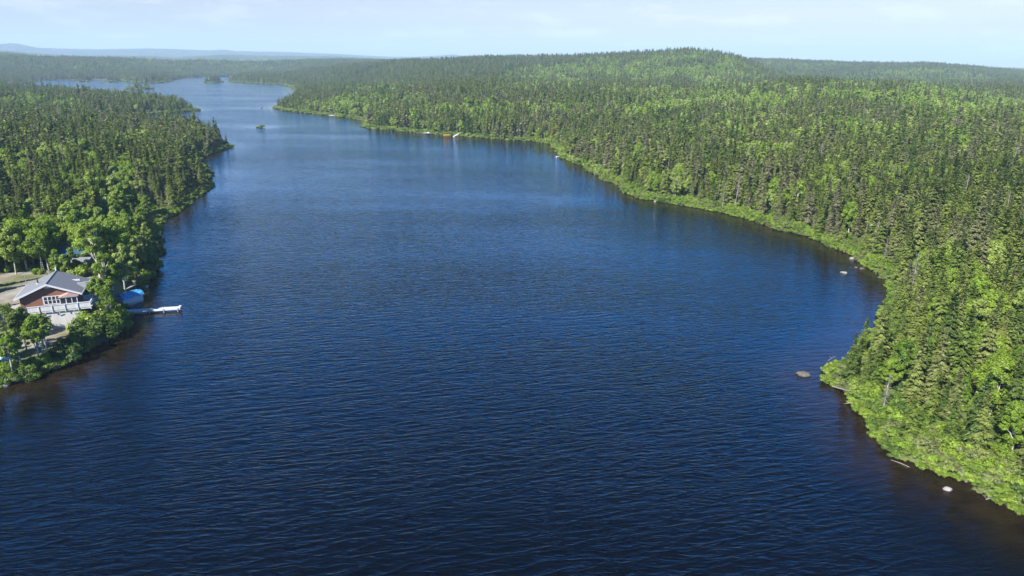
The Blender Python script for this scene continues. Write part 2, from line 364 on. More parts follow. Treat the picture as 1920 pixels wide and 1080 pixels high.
def patch_mesh(seed, size, step, conifer, thin):
    """a patch of far-off woods: whole trees of the coarse kinds set out on a jittered grid"""
    r = np.random.default_rng(seed); parts = []; mi = []; ti = []
    n = int(size/step)
    for i in range(n):
        for j in range(n):
            x = (i+r.random())*step-size/2; y = (j+r.random())*step-size/2
            kind = 'spruce' if r.random() < conifer else 'broadleaf'
            if kind == 'broadleaf' and r.random() < .2: continue
            (tv, tf), (cv, cf) = GEO[(kind, 1)][r.integers(len(GEO[(kind, 1)]))]
            cv = cv.reshape(-1, 4, 3)
            if thin > 1:
                cv = cv[r.random(len(cv)) < 1/thin]; c = cv.mean(1, keepdims=True); cv = c+(cv-c)*thin**.5
            s = np.clip(r.normal(.95, .22), .45, 1.5)*(1.25 if r.random() < .06 else 1); w_ = r.uniform(.9, 1.25); a = r.uniform(0, 6.28); ca, sa = math.cos(a), math.sin(a)
            V = cv.reshape(-1, 3)*[s*w_, s*w_, s]; V = np.stack([V[:, 0]*ca-V[:, 1]*sa+x, V[:, 0]*sa+V[:, 1]*ca+y, V[:, 2]], 1)
            parts.append((V, np.arange(len(V)).reshape(-1, 4))); mi += [0 if kind == 'spruce' else 1]*(len(V)//4); ti += [r.uniform(-.35, .35)]*len(V)
    V, Q = join(parts); me = mesh_np('forest_patch', V, [Q], [M['spruce'], M['broad']], mi)
    me.attributes.new('tint', 'FLOAT', 'POINT').data.foreach_set('value', np.asarray(ti, np.float32)); return me
PATCH_A = [patch_mesh(90+k, 24, 4.0, c, 1.6) for k, c in enumerate((.97, .9, .93, .4, .25, .5))]
PATCH_B = [patch_mesh(100+k, 95, 5.6, c, 4) for k, c in enumerate((.9, .8, .5, .6))]

# ================================================================ setting
def tag(o, label=None, cat=None, group=None, kind=None):
    for k, v in (('label', label), ('category', cat), ('group', group), ('kind', kind)):
        if v: o[k] = v
    return o
def link(name, me, parent=None, loc_=None, rot=None, scl=None):
    o = bpy.data.objects.new(name, me); COL.objects.link(o); o.parent = parent
    if loc_ is not None: o.location = [float(v) for v in loc_]
    if rot is not None: o.rotation_euler = rot
    if scl is not None: o.scale = scl
    return o
azf = np.concatenate([np.linspace(-180, -50, 40)[:-1], np.linspace(-50, 50, 760), np.linspace(50, 180, 40)[1:-1]])
rad = np.concatenate([[.5], np.geomspace(22, 14000, 560)])
AZ, RR = np.meshgrid(np.radians(azf), rad)
GX = RR*np.sin(AZ); GY = RR*np.cos(AZ)
GS = sdf(GX, GY); GZ = relief(GX, GY, GS)
nr, na = GX.shape
I = np.arange(nr*na).reshape(nr, na)
Q = np.stack([I[:-1, :], np.roll(I, -1, 1)[:-1, :], np.roll(I, -1, 1)[1:, :], I[1:, :]], -1).reshape(-1, 4)
m, n, l = new_mat('forest_floor')
geo = n.new('ShaderNodeNewGeometry'); at = n.new('ShaderNodeAttribute'); at.attribute_name = 'yard'
nz = n.new('ShaderNodeTexNoise'); nz.inputs['Scale'].default_value = .35; nz.inputs['Detail'].default_value = 8; l(geo.outputs['Position'], nz.inputs['Vector'])
r1 = ramp(n, [(.3, (.045, .070, .022)), (.55, (.075, .105, .030)), (.75, (.10, .10, .05))]); l(nz.outputs['Fac'], r1.inputs[0])
nz3 = n.new('ShaderNodeTexNoise'); nz3.inputs['Scale'].default_value = .22; nz3.inputs['Detail'].default_value = 7; l(geo.outputs['Position'], nz3.inputs['Vector'])
r2 = ramp(n, [(.38, (.08, .10, .03)), (.46, (.14, .13, .07)), (.54, (.19, .175, .15)), (.68, (.26, .25, .23))]); l(nz3.outputs['Fac'], r2.inputs[0])
mx = n.new('ShaderNodeMix'); mx.data_type = 'RGBA'; l(at.outputs['Fac'], mx.inputs[0]); l(r1.outputs[0], mx.inputs[6]); l(r2.outputs[0], mx.inputs[7])
p = n.new('ShaderNodeBsdfPrincipled'); p.inputs['Roughness'].default_value = .95; l(mx.outputs[2], p.inputs['Base Color'])
o = n.new('ShaderNodeOutputMaterial'); l(p.outputs[0], o.inputs[0])
me = mesh_np('ground', np.stack([GX, GY, GZ], -1).reshape(-1, 3), [Q[:, ::-1]], [m], smooth_=True)
u_, v_ = loc(GX, GY)
yard = (smooth((u_+26)/4)*smooth((13-u_)/3)*smooth((v_+9)/2)*smooth((27-v_)/4)*np.clip(GS/3, 0, 1)).ravel().astype(np.float32)
me.attributes.new('yard', 'FLOAT', 'POINT').data.foreach_set('value', yard)
tag(link('ground', me), kind='structure')

# water: one sheet at z = 0; 'off' is how far from shore it is (shallow tannin-brown margins, sheltered calmer strip)
r_w = np.concatenate([[.5], np.geomspace(22, 3600, 420)])
AZ, RR = np.meshgrid(np.radians(azf), r_w); WX = RR*np.sin(AZ); WY = RR*np.cos(AZ); WS = -sdf(WX, WY)
nr, na = WX.shape; I = np.arange(nr*na).reshape(nr, na)
Q = np.stack([I[:-1, :], np.roll(I, -1, 1)[:-1, :], np.roll(I, -1, 1)[1:, :], I[1:, :]], -1).reshape(-1, 4)
m, n, l = new_mat('lake_water')
geo = n.new('ShaderNodeNewGeometry'); at = n.new('ShaderNodeAttribute'); at.attribute_name = 'off'
def mth(op, a, b=None, c=None, clamp=False):
    k = n.new('ShaderNodeMath'); k.operation = op; k.use_clamp = clamp
    for i, v in enumerate((a, b, c)):
        if v is None: continue
        if isinstance(v, (int, float)): k.inputs[i].default_value = v
        else: l(v, k.inputs[i])
    return k.outputs[0]
def wave(scale, rot, stretch, detail, dist, seed):
    mr_ = n.new('ShaderNodeMapping'); mr_.inputs['Rotation'].default_value = (0, 0, R(-rot)); l(geo.outputs['Position'], mr_.inputs[0])
    mpn = n.new('ShaderNodeMapping'); mpn.inputs['Scale'].default_value = (stretch, 1, 1); mpn.inputs['Location'].default_value = (seed, seed*2, 0)
    l(mr_.outputs[0], mpn.inputs[0])
    t = n.new('ShaderNodeTexNoise'); t.inputs['Scale'].default_value = scale; t.inputs['Detail'].default_value = detail; t.inputs['Roughness'].default_value = .5
    t.inputs['Distortion'].default_value = dist; l(mpn.outputs[0], t.inputs['Vector'])
    # crests: ridged profile, sharp tops and flat troughs
    a = mth('ABSOLUTE', mth('MULTIPLY_ADD', t.outputs['Fac'], 2, -1))
    return mth('SUBTRACT', 1, mth('POWER', mth('MULTIPLY', a, 2.2, clamp=True), .62))
wv = mth('ADD', mth('MULTIPLY', wave(.8, 14, .2, 2.5, .25, 3), .8), mth('MULTIPLY', wave(1.25, -4, .3, 2.5, .3, 9), .45))
t2 = n.new('ShaderNodeTexNoise'); t2.inputs['Scale'].default_value = 4.5; t2.inputs['Detail'].default_value = 4
mp2 = n.new('ShaderNodeMapping'); mp2.inputs['Scale'].default_value = (.5, 1, 1); l(geo.outputs['Position'], mp2.inputs[0]); l(mp2.outputs[0], t2.inputs['Vector'])
hgt = mth('ADD', wv, mth('MULTIPLY', t2.outputs['Fac'], .38))
# gusts: broad patches where the ripples are weaker or stronger
mp3 = n.new('ShaderNodeMapping'); mp3.inputs['Scale'].default_value = (.35, 1, 1); mp3.inputs['Rotation'].default_value = (0, 0, R(12)); l(geo.outputs['Position'], mp3.inputs[0])
t3 = n.new('ShaderNodeTexNoise'); t3.inputs['Scale'].default_value = .022; t3.inputs['Detail'].default_value = 5; l(mp3.outputs[0], t3.inputs['Vector'])
gust = n.new('ShaderNodeMapRange'); gust.inputs['From Min'].default_value = .35; gust.inputs['From Max'].default_value = .65; gust.inputs['To Min'].default_value = .45; gust.inputs['To Max'].default_value = 1.2; l(t3.outputs['Fac'], gust.inputs['Value'])
calm = n.new('ShaderNodeMapRange'); calm.interpolation_type = 'SMOOTHSTEP'; calm.inputs['From Min'].default_value = 0; calm.inputs['From Max'].default_value = 22; calm.inputs['To Min'].default_value = .35; calm.inputs['To Max'].default_value = 1; l(at.outputs['Fac'], calm.inputs['Value'])
bm = n.new('ShaderNodeBump'); bm.inputs['Distance'].default_value = .10; l(mth('MULTIPLY', gust.outputs[0], calm.outputs[0]), bm.inputs['Strength']); l(hgt, bm.inputs['Height'])
sh = n.new('ShaderNodeMapRange'); sh.interpolation_type = 'SMOOTHSTEP'; sh.inputs['From Min'].default_value = 0; sh.inputs['From Max'].default_value = 12; l(at.outputs['Fac'], sh.inputs['Value'])
nb = n.new('ShaderNodeTexNoise'); nb.inputs['Scale'].default_value = .5; nb.inputs['Detail'].default_value = 4; l(geo.outputs['Position'], nb.inputs['Vector'])
rb = ramp(n, [(.3, (.008, .005, .003)), (.7, (.020, .012, .006))]); l(nb.outputs['Fac'], rb.inputs[0])
bc = n.new('ShaderNodeMix'); bc.data_type = 'RGBA'; l(sh.outputs[0], bc.inputs[0]); l(rb.outputs[0], bc.inputs[6]); bc.inputs[7].default_value = (.0008, .0014, .003, 1)
p = n.new('ShaderNodeBsdfPrincipled'); l(bc.outputs[2], p.inputs['Base Color']); p.inputs['Roughness'].default_value = .07; p.inputs['IOR'].default_value = 1.333
l(bm.outputs[0], p.inputs['Normal'])
o = n.new('ShaderNodeOutputMaterial'); l(p.outputs[0], o.inputs[0])
me = mesh_np('water', np.stack([WX, WY, WX*0], -1).reshape(-1, 3), [Q[:, ::-1]], [m], smooth_=True)
me.attributes.new('off', 'FLOAT', 'POINT').data.foreach_set('value', WS.ravel().astype(np.float32))
tag(link('water', me), kind='structure')

# ================================================================ forest
BL = [(1500,205,420,45,.42),(1250,135,260,30,.55),(700,200,160,22,.5),(60,200,110,30,.4),(130,380,150,60,.8),(1850,260,120,40,.4),(1650,330,160,50,.25),  # broadleaf stands: px, py, half width, half height, chance
 (100,340,180,55,.75),(50,440,190,75,.9),(250,265,60,18,.4),(40,190,70,14,.7),(200,440,120,60,.8),
 (1370,178,160,26,.75),(1650,185,180,30,.8),(1230,150,190,30,.7),(1100,140,160,20,.65),(1790,200,160,30,.8),(1720,150,150,22,.55),
 (760,200,90,14,.65),(660,196,60,10,.7),(960,210,120,16,.6),(1010,160,150,12,.55),(1340,235,120,22,.6),(1550,240,150,25,.6),(1200,215,90,20,.5),
 (1250,330,50,25,.45),(1420,285,70,20,.4),(1840,600,40,60,.5),(1760,560,40,30,.4),(1880,700,35,50,.45),(1300,110,130,14,.5),(1500,125,80,10,.4),(700,165,120,10,.5),(380,118,180,8,.3),(150,125,150,10,.25)]
FARK = 0.0
def p_broad(px, py):
    p = np.full(np.shape(px), .07)
    for cx, cy, wx, wy, c in BL:
        q = ((px-cx)/wx)**2+((py-cy)/wy)**2
        p = np.maximum(p, c*np.clip(1.35-q, 0, 1))
    return p*np.clip(1.5-FARK/3000, .35, 1)
def cull(x, y, z, rmax, margin=150):
    px, py, dep = proj(x, y, z+4)
    return (px > -margin-2500/np.hypot(x, y)*8) & (px < 1920+margin) & (py < 1300) & (dep > 5)
hb = {}
_azb = np.linspace(-R(45), R(45), 361)
_rs = np.geomspace(30, 13000, 500)
_A, _Rr = np.meshgrid(_azb, _rs); _Z = relief(_Rr*np.sin(_A), _Rr*np.cos(_A), sdf(_Rr*np.sin(_A), _Rr*np.cos(_A)))
_T = (np.maximum(_Z, 0)+np.where(_Z > 0, 3, 0)-CAM_H)/_Rr
_CM = np.maximum.accumulate(_T, 0)
def visible(x, y, z, top):
    r = np.hypot(x, y); a = np.arctan2(x, y)
    i = np.clip(np.searchsorted(_rs, r*.985)-1, 0, len(_rs)-1); j = np.clip(np.round((a+R(45))/(R(90)/360)).astype(int), 0, 360)
    return (z+top-CAM_H)/r > _CM[i, j]-.0025
def scatter(r0, r1, step, seed, keep):
    ext = r1
    g = np.arange(-ext, ext, step); X, Y = np.meshgrid(g, np.arange(0, ext, step))
    X = X.ravel(); Y = Y.ravel()
    r = np.hypot(X, Y); a = np.abs(np.arctan2(X, Y))
    k = (r > r0) & (r < r1) & (a < R(44)); X = X[k]; Y = Y[k]
    rg = np.random.default_rng(seed); X = X+rg.uniform(-.5, .5, len(X))*step; Y = Y+rg.uniform(-.5, .5, len(Y))*step
    s = sdf(X, Y); k = s > keep; return X[k], Y[k], s[k], rg
def no_tree(x, y):
    u, v = loc(x, y)
    return (u > np.where(v < 13, -11, -20)) & (u < 11.5) & (v > -12) & (v < 21.5)
T = []      # x, y, z, kind(0 spruce 1 broad 2 dead 3 bush), scale, size in px
for (r0, r1, step, seed) in ((45, 420, 2.75, 1), (420, 1000, 3.5, 2), (1000, 1850, 4.4, 3)):
    X, Y, s, rg = scatter(r0, r1, step, seed, 1.3 if r1 < 500 else 2.5)
    Z = relief(X, Y, s)
    k = cull(X, Y, Z, r1) & visible(X, Y, Z, 12) & ~no_tree(X, Y)
    X, Y, Z, s = X[k], Y[k], Z[k], s[k]
    px, py, dep = proj(X, Y, Z+6)
    pb = np.clip(p_broad(px, py)*np.where(fnoise(X, Y, 26, 31) > .42, 2.1, .25), 0, .94)
    u = rg.random(len(X)); isb = u < pb
    grey = fnoise(X, Y, 60, 41)
    dead = (~isb) & (rg.random(len(X)) < np.where(grey > .58, .08, .03))
    kind = np.where(isb, 1, np.where(dead, 2, 0))
    # young growth at the very edge, gaps inside
    gap = (fnoise(X, Y, 8, 51) > .73) & (rg.random(len(X)) < .7) & (np.hypot(X, Y) > 190)
    edge = (s < 4.5) & (rg.random(len(X)) < .4)
    sc = np.where(kind == 1, rg.normal(1.0, .17, len(X)), rg.normal(1.12, .26, len(X)))*(.82+.36*fnoise(X, Y, 45, 61))*(.72+.28*smooth(s/12))
    sc = sc*np.where((X < -150) & (Y > 430) & (Y < 1250), .82, 1)
    sc = sc*np.where((kind == 0) & (rg.random(len(X)) < .07), 1.35, 1)
    sc = np.clip(sc, .4, 1.7)
    k = ~(gap | edge) & ~((kind == 1) & (rg.random(len(X)) < .3))
    for c in zip(X[k], Y[k], Z[k], kind[k], sc[k], dep[k], px[k], py[k], s[k]): T.append(c)
T = np.array(T)
# shoreline alder thicket
B = []
for (r0, r1, step, seed) in ((45, 260, .95, 5), (260, 700, 1.7, 6), (700, 1600, 3.2, 7)):
    X, Y, s, rg = scatter(r0, r1, step, seed, -.7)
    wdt = np.where(X > 0, 2.8+6*np.maximum(fnoise(X, Y, 16, 71)-.32, 0)*(1 if r0 < 200 else .8), 2.4)
    u, v = loc(X, Y)
    k = (s < wdt) | (rg.random(len(X)) < (.2 if r0 < 100 else .03))
    k &= ~((u > -24) & (u < 11.5) & (v > -14) & (v < 24))
    X, Y, s = X[k], Y[k], s[k]; Z = relief(X, Y, s)
    k = cull(X, Y, Z, r1) & visible(X, Y, Z, 4); X, Y, Z, s = X[k], Y[k], Z[k], s[k]
    sc = rg.uniform(.5, 1.15, len(X))*(.75+.25*smooth(s/3))*(1 if r0 < 200 else 1.25 if r0 < 500 else 1.8)
    Z = np.maximum(Z, -.05)
    for c in zip(X, Y, Z, sc, np.hypot(X, Y)): B.append(c)
B = np.array(B)

def pool(name, meshes):
    c = bpy.data.collections.new(name)
    for k, me in enumerate(meshes):
        o = bpy.data.objects.new('%s_%02d' % (name, k), me); c.objects.link(o)
    return c
def instancer(name, P, idx, scl, rot, coll, label, cat, tilt=None):
    me = bpy.data.meshes.new(name); me.vertices.add(len(P)); me.vertices.foreach_set('co', np.asarray(P, np.float32).ravel())
    me.attributes.new('idx', 'INT', 'POINT').data.foreach_set('value', np.asarray(idx, np.int32))
    me.attributes.new('scl', 'FLOAT_VECTOR', 'POINT').data.foreach_set('vector', np.asarray(scl, np.float32).ravel())
    me.attributes.new('rotv', 'FLOAT_VECTOR', 'POINT').data.foreach_set('vector', np.asarray(rot, np.float32).ravel())
    ob = link(name, me)
    g = bpy.data.node_groups.new(name, 'GeometryNodeTree')
    g.interface.new_socket('Geometry', in_out='INPUT', socket_type='NodeSocketGeometry'); g.interface.new_socket('Geometry', in_out='OUTPUT', socket_type='NodeSocketGeometry')
    gi = g.nodes.new('NodeGroupInput'); go = g.nodes.new('NodeGroupOutput'); iop = g.nodes.new('GeometryNodeInstanceOnPoints'); ci = g.nodes.new('GeometryNodeCollectionInfo')
    ci.inputs['Collection'].default_value = coll; ci.inputs['Separate Children'].default_value = True; ci.inputs['Reset Children'].default_value = True
    def na(nm, ty):
        a = g.nodes.new('GeometryNodeInputNamedAttribute'); a.data_type = ty; a.inputs['Name'].default_value = nm; return a.outputs['Attribute']
    lk = g.links.new
    lk(gi.outputs[0], iop.inputs['Points']); lk(ci.outputs[0], iop.inputs['Instance']); iop.inputs['Pick Instance'].default_value = True
    lk(na('idx', 'INT'), iop.inputs['Instance Index']); lk(na('rotv', 'FLOAT_VECTOR'), iop.inputs['Rotation']); lk(na('scl', 'FLOAT_VECTOR'), iop.inputs['Scale'])
    lk(iop.outputs[0], go.inputs[0])
    md = ob.modifiers.new('scatter', 'NODES'); md.node_group = g
    tag(ob, label, cat, kind='stuff'); return ob

rg = np.random.default_rng(99)
KN = ['spruce', 'broadleaf', 'dead']
size = T[:, 4]*9/T[:, 5]
inframe = (T[:, 6] > 5) & (T[:, 6] < 1915) & (T[:, 7] > 0) & (T[:, 7] < 1075)
hero = np.zeros(len(T), bool)
for kd, lim in ((0, 300), (1, 299), (2, 120)):
    c = np.where((T[:, 3] == kd) & inframe)[0]; hero[c[np.argsort(-size[c])][:lim]] = True
CONFIG_LODR = 230
for kd in (0, 1, 2):
    k = (T[:, 3] == kd) & ~hero; P = T[k]
    n0 = len(PROTO[(KN[kd], 0)]); n1 = len(PROTO[(KN[kd], 1)])
    c = pool(KN[kd]+'_kinds', [q[2] for q in PROTO[(KN[kd], 0)]]+[q[2] for q in PROTO[(KN[kd], 1)]])
    near = P[:, 5] < CONFIG_LODR
    idx = np.where(near, rg.integers(0, n0, len(P)), n0+rg.integers(0, n1, len(P)))
    wd = rg.uniform(.85, 1.2, len(P)); S = np.stack([P[:, 4]*wd, P[:, 4]*wd, P[:, 4]], 1)
    Rt = np.stack([rg.normal(0, .03, len(P)), rg.normal(0, .03, len(P)), rg.uniform(0, 6.28, len(P))], 1)
    instancer(['spruce_forest', 'broadleaf_forest', 'dead_tree_stand'][kd], P[:, :3], idx, S, Rt, c,
      ['dense dark green spruce woods covering both banks and the hills', 'bright green birch and poplar woods mixed through the spruces', 'grey bare dead spruces scattered through the woods'][kd], ['forest', 'forest', 'dead trees'][kd])
c = pool('bush_kinds', [q[2] for q in PROTO[('bush', 0)]]+[q[2] for q in PROTO[('bush', 1)]])
near = B[:, 4] < 260
idx = np.where(near, rg.integers(0, 4, len(B)), 4+rg.integers(0, 2, len(B)))
instancer('shore_thicket', B[:, :3], idx, np.stack([B[:, 3]]*3, 1), np.stack([B[:, 3]*0, B[:, 3]*0, rg.uniform(0, 6.28, len(B))], 1), c, 'bright green alder and sweet gale thicket fringing the waterline', 'thicket')

# stones along the waterline
def stone_mesh(seed):
    r = np.random.default_rng(seed); import bmesh
    bm_ = bmesh.new(); bmesh.ops.create_icosphere(bm_, subdivisions=2, radius=1)
    pl = [norm(r.normal(0, 1, 3)) for _ in range(7)]
    for v in bm_.verts:
        d_ = np.array(v.co); s_ = min([1.0]+[(.65+.1*(i % 3))/max(1e-3, float(d_@p_)) for i, p_ in enumerate(pl) if d_@p_ > .5]); v.co = Vector((d_[0]*s_, d_[1]*.8*s_, d_[2]*.55*s_))
    me = bpy.data.meshes.new('stone'); bm_.to_mesh(me); bm_.free(); me.materials.append(M['rock']); return me
SP = []
for (r0, r1, step, seed) in ((45, 200, .8, 15), (200, 520, 1.6, 16)):
    X, Y, s, rg = scatter(r0, r1, step, seed, -.9)
    k = (s < .7) & (fnoise(X, Y, 9, 77) > .45) & (rg.random(len(X)) < .55); X, Y, s = X[k], Y[k], s[k]; Z = relief(X, Y, s); k = cull(X, Y, Z, r1)
    for c in zip(X[k], Y[k], np.maximum(Z[k], -.12), rg.uniform(.12, .42, k.sum())*(1 if r0 < 100 else 1.5)): SP.append(c)
SP = np.array(SP)
instancer('shore_stones', SP[:, :3], rg.integers(0, 3, len(SP)), np.stack([SP[:, 3]]*3, 1), np.stack([SP[:, 3]*0, SP[:, 3]*0, rg.uniform(0, 6.28, len(SP))], 1), pool('stone_kinds', [stone_mesh(k) for k in (1, 2, 3)]), 'small brown grey stones strewn along the waterline of the banks', 'stones')

# far canopy in patches
for (r0, r1, step, seed, pats, nm, top, mg) in ((1850, 3600, 22, 8, PATCH_A, 'distant_forest', 12, 60), (3500, 11500, 88, 9, PATCH_B, 'far_hill_forest', 14, 60)):
    X, Y, s, rg2 = scatter(r0, r1, step, seed, step*.42)
    Z = relief(X, Y, s); k = cull(X, Y, Z, r1, mg) & visible(X, Y, Z, top); X, Y, Z, s = X[k], Y[k], Z[k], s[k]
    px, py, dep = proj(X, Y, Z+6); FARK = dep
    br = rg2.random(len(X)) < p_broad(px, py)*(.35+1.3*(fnoise(X, Y, step*5, 31) > .48))
    nc = 3 if pats is PATCH_A else 2
    idx = np.where(br, nc+rg2.integers(0, len(pats)-nc, len(X)), rg2.integers(0, nc, len(X)))
    # lay each patch along the slope
    e = step*.5; zx = (relief(X+e, Y)-relief(X-e, Y))/(2*e); zy = (relief(X, Y+e)-relief(X, Y-e))/(2*e)
    zx = np.clip(zx, -.35, .35); zy = np.clip(zy, -.35, .35)
    ang = np.floor(rg2.random(len(X))*4)*math.pi/2
    # rotation applied about z first (inner), then tilt
    rot = []
    for a_, b_, c_ in zip(zx, zy, ang):
        mt = Matrix(((1, 0, 0), (0, 1, 0), (a_, b_, 1))); 
        q = Vector((-a_, -b_, 1)).normalized(); qq = Vector((0, 0, 1)).rotation_difference(q).to_matrix() @ Matrix.Rotation(c_, 3, 'Z')
        rot.append(tuple(qq.to_euler()))
    sc = rg2.uniform(.9, 1.12, len(X)); 
    instancer(nm, np.stack([X, Y, Z-.6], 1), idx, np.stack([sc*0+1.04, sc*0+1.04, sc], 1), np.array(rot), pool(nm+'_kinds', pats),
      ['dense mixed forest on the banks and hills beyond the far bay', 'forest blanketing the far blue hills on the horizon'][nm[0:4] == 'far_'], 'forest')
print('TREES', len(T), 'bush', len(B))


# ================================================================ modelled things
class MB:
    def __init__(s, org=(0, 0, 0), e1=(1, 0), e2=(0, 1)):
        s.V = []; s.F = []; s.o = org; s.e1 = e1; s.e2 = e2
    def P(s, u, v, w_): return (s.o[0]+u*s.e1[0]+v*s.e2[0], s.o[1]+u*s.e1[1]+v*s.e2[1], s.o[2]+w_)
    def add(s, vs, fs):
        k = len(s.V); s.V += [s.P(*v) for v in vs]; s.F += [tuple(i+k for i in f) for f in fs]; return s
    def box(s, u0, u1, v0, v1, w0, w1):
        return s.add([(u, v, w_) for w_ in (w0, w1) for u, v in ((u0, v0), (u1, v0), (u1, v1), (u0, v1))],
            [(0, 3, 2, 1), (4, 5, 6, 7), (0, 1, 5, 4), (1, 2, 6, 5), (2, 3, 7, 6), (3, 0, 4, 7)])
    def prism(s, poly, v0, v1):        # poly in (u, w), extruded along v
        n_ = len(poly); return s.add([(u, v0, w_) for u, w_ in poly]+[(u, v1, w_) for u, w_ in poly],
            [tuple(range(n_)), tuple(range(2*n_-1, n_-1, -1))]+[(i, i+n_, (i+1) % n_+n_, (i+1) % n_) for i in range(n_)])
    def prism_u(s, poly, u0, u1):      # poly in (v, w), extruded along u
        n_ = len(poly); return s.add([(u0, v, w_) for v, w_ in poly]+[(u1, v, w_) for v, w_ in poly],
            [tuple(range(n_))[::-1], tuple(range(n_, 2*n_))]+[((i+1) % n_, (i+1) % n_+n_, i+n_, i) for i in range(n_)])
    def bar(s, a, b, t=.05):
        a = np.array(a, float); b = np.array(b, float); V_, Q_ = tube([a, b], [t, t], 6)
        return s.add([tuple(v) for v in V_], [tuple(q) for q in Q_]+[tuple(range(6))[::-1], tuple(range(6, 12))])
    def build(s, name, mat, parent=None, smooth_=False):
        me = bpy.data.meshes.new(name); me.from_pydata(s.V, [], s.F); me.materials.append(mat); me.update()
        import bmesh
        bm_ = bmesh.new(); bm_.from_mesh(me); bmesh.ops.recalc_face_normals(bm_, faces=bm_.faces); bm_.to_mesh(me); bm_.free()
        if smooth_: me.polygons.foreach_set('use_smooth', [True]*len(me.polygons))
        o = bpy.data.objects.new(name, me); COL.objects.link(o)
        if parent: o.parent = parent; o.matrix_parent_inverse = parent_inv(parent)
        return o
def parent_inv(p):
    mt = Matrix.LocRotScale(p.location, p.rotation_euler, p.scale)
    if p.parent: mt = parent_inv(p.parent).inverted() @ mt if False else mt
    return Matrix.Translation(-p.location) if p.type == 'EMPTY' else Matrix.Identity(4)
def root(name, loc_, label, cat, group=None):
    e = bpy.data.objects.new(name, None); COL.objects.link(e); e.location = loc_; e.empty_display_size = .5
    return tag(e, label, cat, group)

M['siding'] = plain('brown_siding', (.165, .075, .045), .75, .12, 2, stretch=(1, 1, 9))
M['white'] = plain('white_paint', (.46, .47, .48), .55, .06, 3)
M['panel'] = plain('white_panel', (.43, .43, .42), .7, .12, 1.5, stretch=(3, 3, .4))
M['shingle'] = plain('grey_shingles', (.135, .145, .16), .9, .25, 8)
M['bluetin'] = plain('blue_metal_roof', (.025, .075, .14), .45, .2, 3)
M['tarp'] = plain('blue_tarp', (.05, .24, .46), .5, .3, 2)
M['paleblue'] = plain('pale_blue_tarp', (.35, .52, .58), .6, .2, 2)
M['glass'] = plain('dark_glass', (.02, .025, .03), .08, .1, 1, spec=.8)
M['pink'] = plain('faded_shingles', (.34, .23, .19), .9, .2, 6)
M['alu'] = plain('grey_aluminium', (.42, .44, .45), .4, .15, 3, metal=.5)
M['slate'] = plain('weathered_tin', (.16, .18, .19), .6, .3, 3)
M['wood'] = plain('weathered_timber', (.30, .26, .21), .85, .3, 4)
M['yellow'] = plain('yellow_hull', (.60, .32, .02), .5, .1, 3)
M['dark'] = plain('dark_steel', (.05, .05, .05), .5, .2, 3)
M['tan'] = plain('tan_wall', (.34, .28, .21), .8, .15, 3)

def H(): return dict(org=(HO[0], HO[1], 0), e1=E1, e2=E2)
W, D, ZF, ZE, ZR, ZG = 7.6, 6.6, 4.2, 6.62, 8.15, 1.1
c = root('cottage', (HO[0], HO[1], ZG), 'brown lakeside cottage with grey gable roof, white trim and a white railed deck', 'house')
MB(**H()).prism([(0, ZG), (W, ZG), (W, ZE-.25), (W/2, ZR-.13), (0, ZE-.25)], 0, D).build('wall', M['siding'], c)
MB(**H()).box(2.6, W+.02, -1.12, -1.06, ZG-.4, ZF-.17).box(W-.04, W+.02, -1.05, -.05, ZG-.4, ZF-.17).build('lower_wall', M['panel'], c)
sl = (ZR-ZE+.12)/(W/2)
def rz(u): return ZR-abs(u-W/2)*sl
ov = .55
rf = MB(**H()).prism([(-ov, rz(-ov)-.10), (W/2, ZR-.10), (W/2, ZR+.06), (-ov, rz(-ov)+.06)], -ov, D+ov-.1)
rf.prism([(W/2, ZR-.10), (W+ov, rz(W+ov)-.10), (W+ov, rz(W+ov)+.06), (W/2, ZR+.06)], -ov, D+ov-.1)
roof = rf.build('roof', M['shingle'], c)
MB(**H()).bar((W/2, -ov, ZR+.07), (W/2, D+.4, ZR+.07), .07).build('ridge_cap', M['shingle'], roof)
for sgn in (0, 1):
    u0, u1 = (-ov-.02, W/2) if sgn == 0 else (W/2, W+ov+.02)
    MB(**H()).prism([(u0, rz(u0)-.22), (u1, rz(u1)-.22), (u1, rz(u1)+.075), (u0, rz(u0)+.075)], -ov-.06, -ov-.004).build('fascia', M['white'], roof)
for u0 in (-ov-.06, W+ov+.003): MB(**H()).box(u0, u0+.06, -ov, D+ov-.1, rz(-ov)-.16, rz(-ov)+.06).build('gutter', M['white'], roof)
MB(**H()).box(W/2-.35, W/2+.35, -.03, -.004, ZR-.75, ZR-.45).build('gable_vent', M['white'], c)
ch = MB(**H()).bar((2.0, 2.9, rz(2)+.0), (2.0, 2.9, rz(2)+.75), .11).build('stovepipe', M['dark'], roof)
MB(**H()).bar((2.0, 2.9, rz(2)-.02), (2.0, 2.9, rz(2)+.16), .24).build('pipe_collar', M['white'], roof)
MB(**H()).bar((W/2, D+.1, ZR), (W/2, D+.1, ZR+.7), .12).build('vent_pipe', M['white'], roof)
MB(**H()).box(5.6, 7.2, 4.4, 4.52, rz(6.4)-.1, rz(6.4)+.16).build('roof_strip', M['white'], roof)
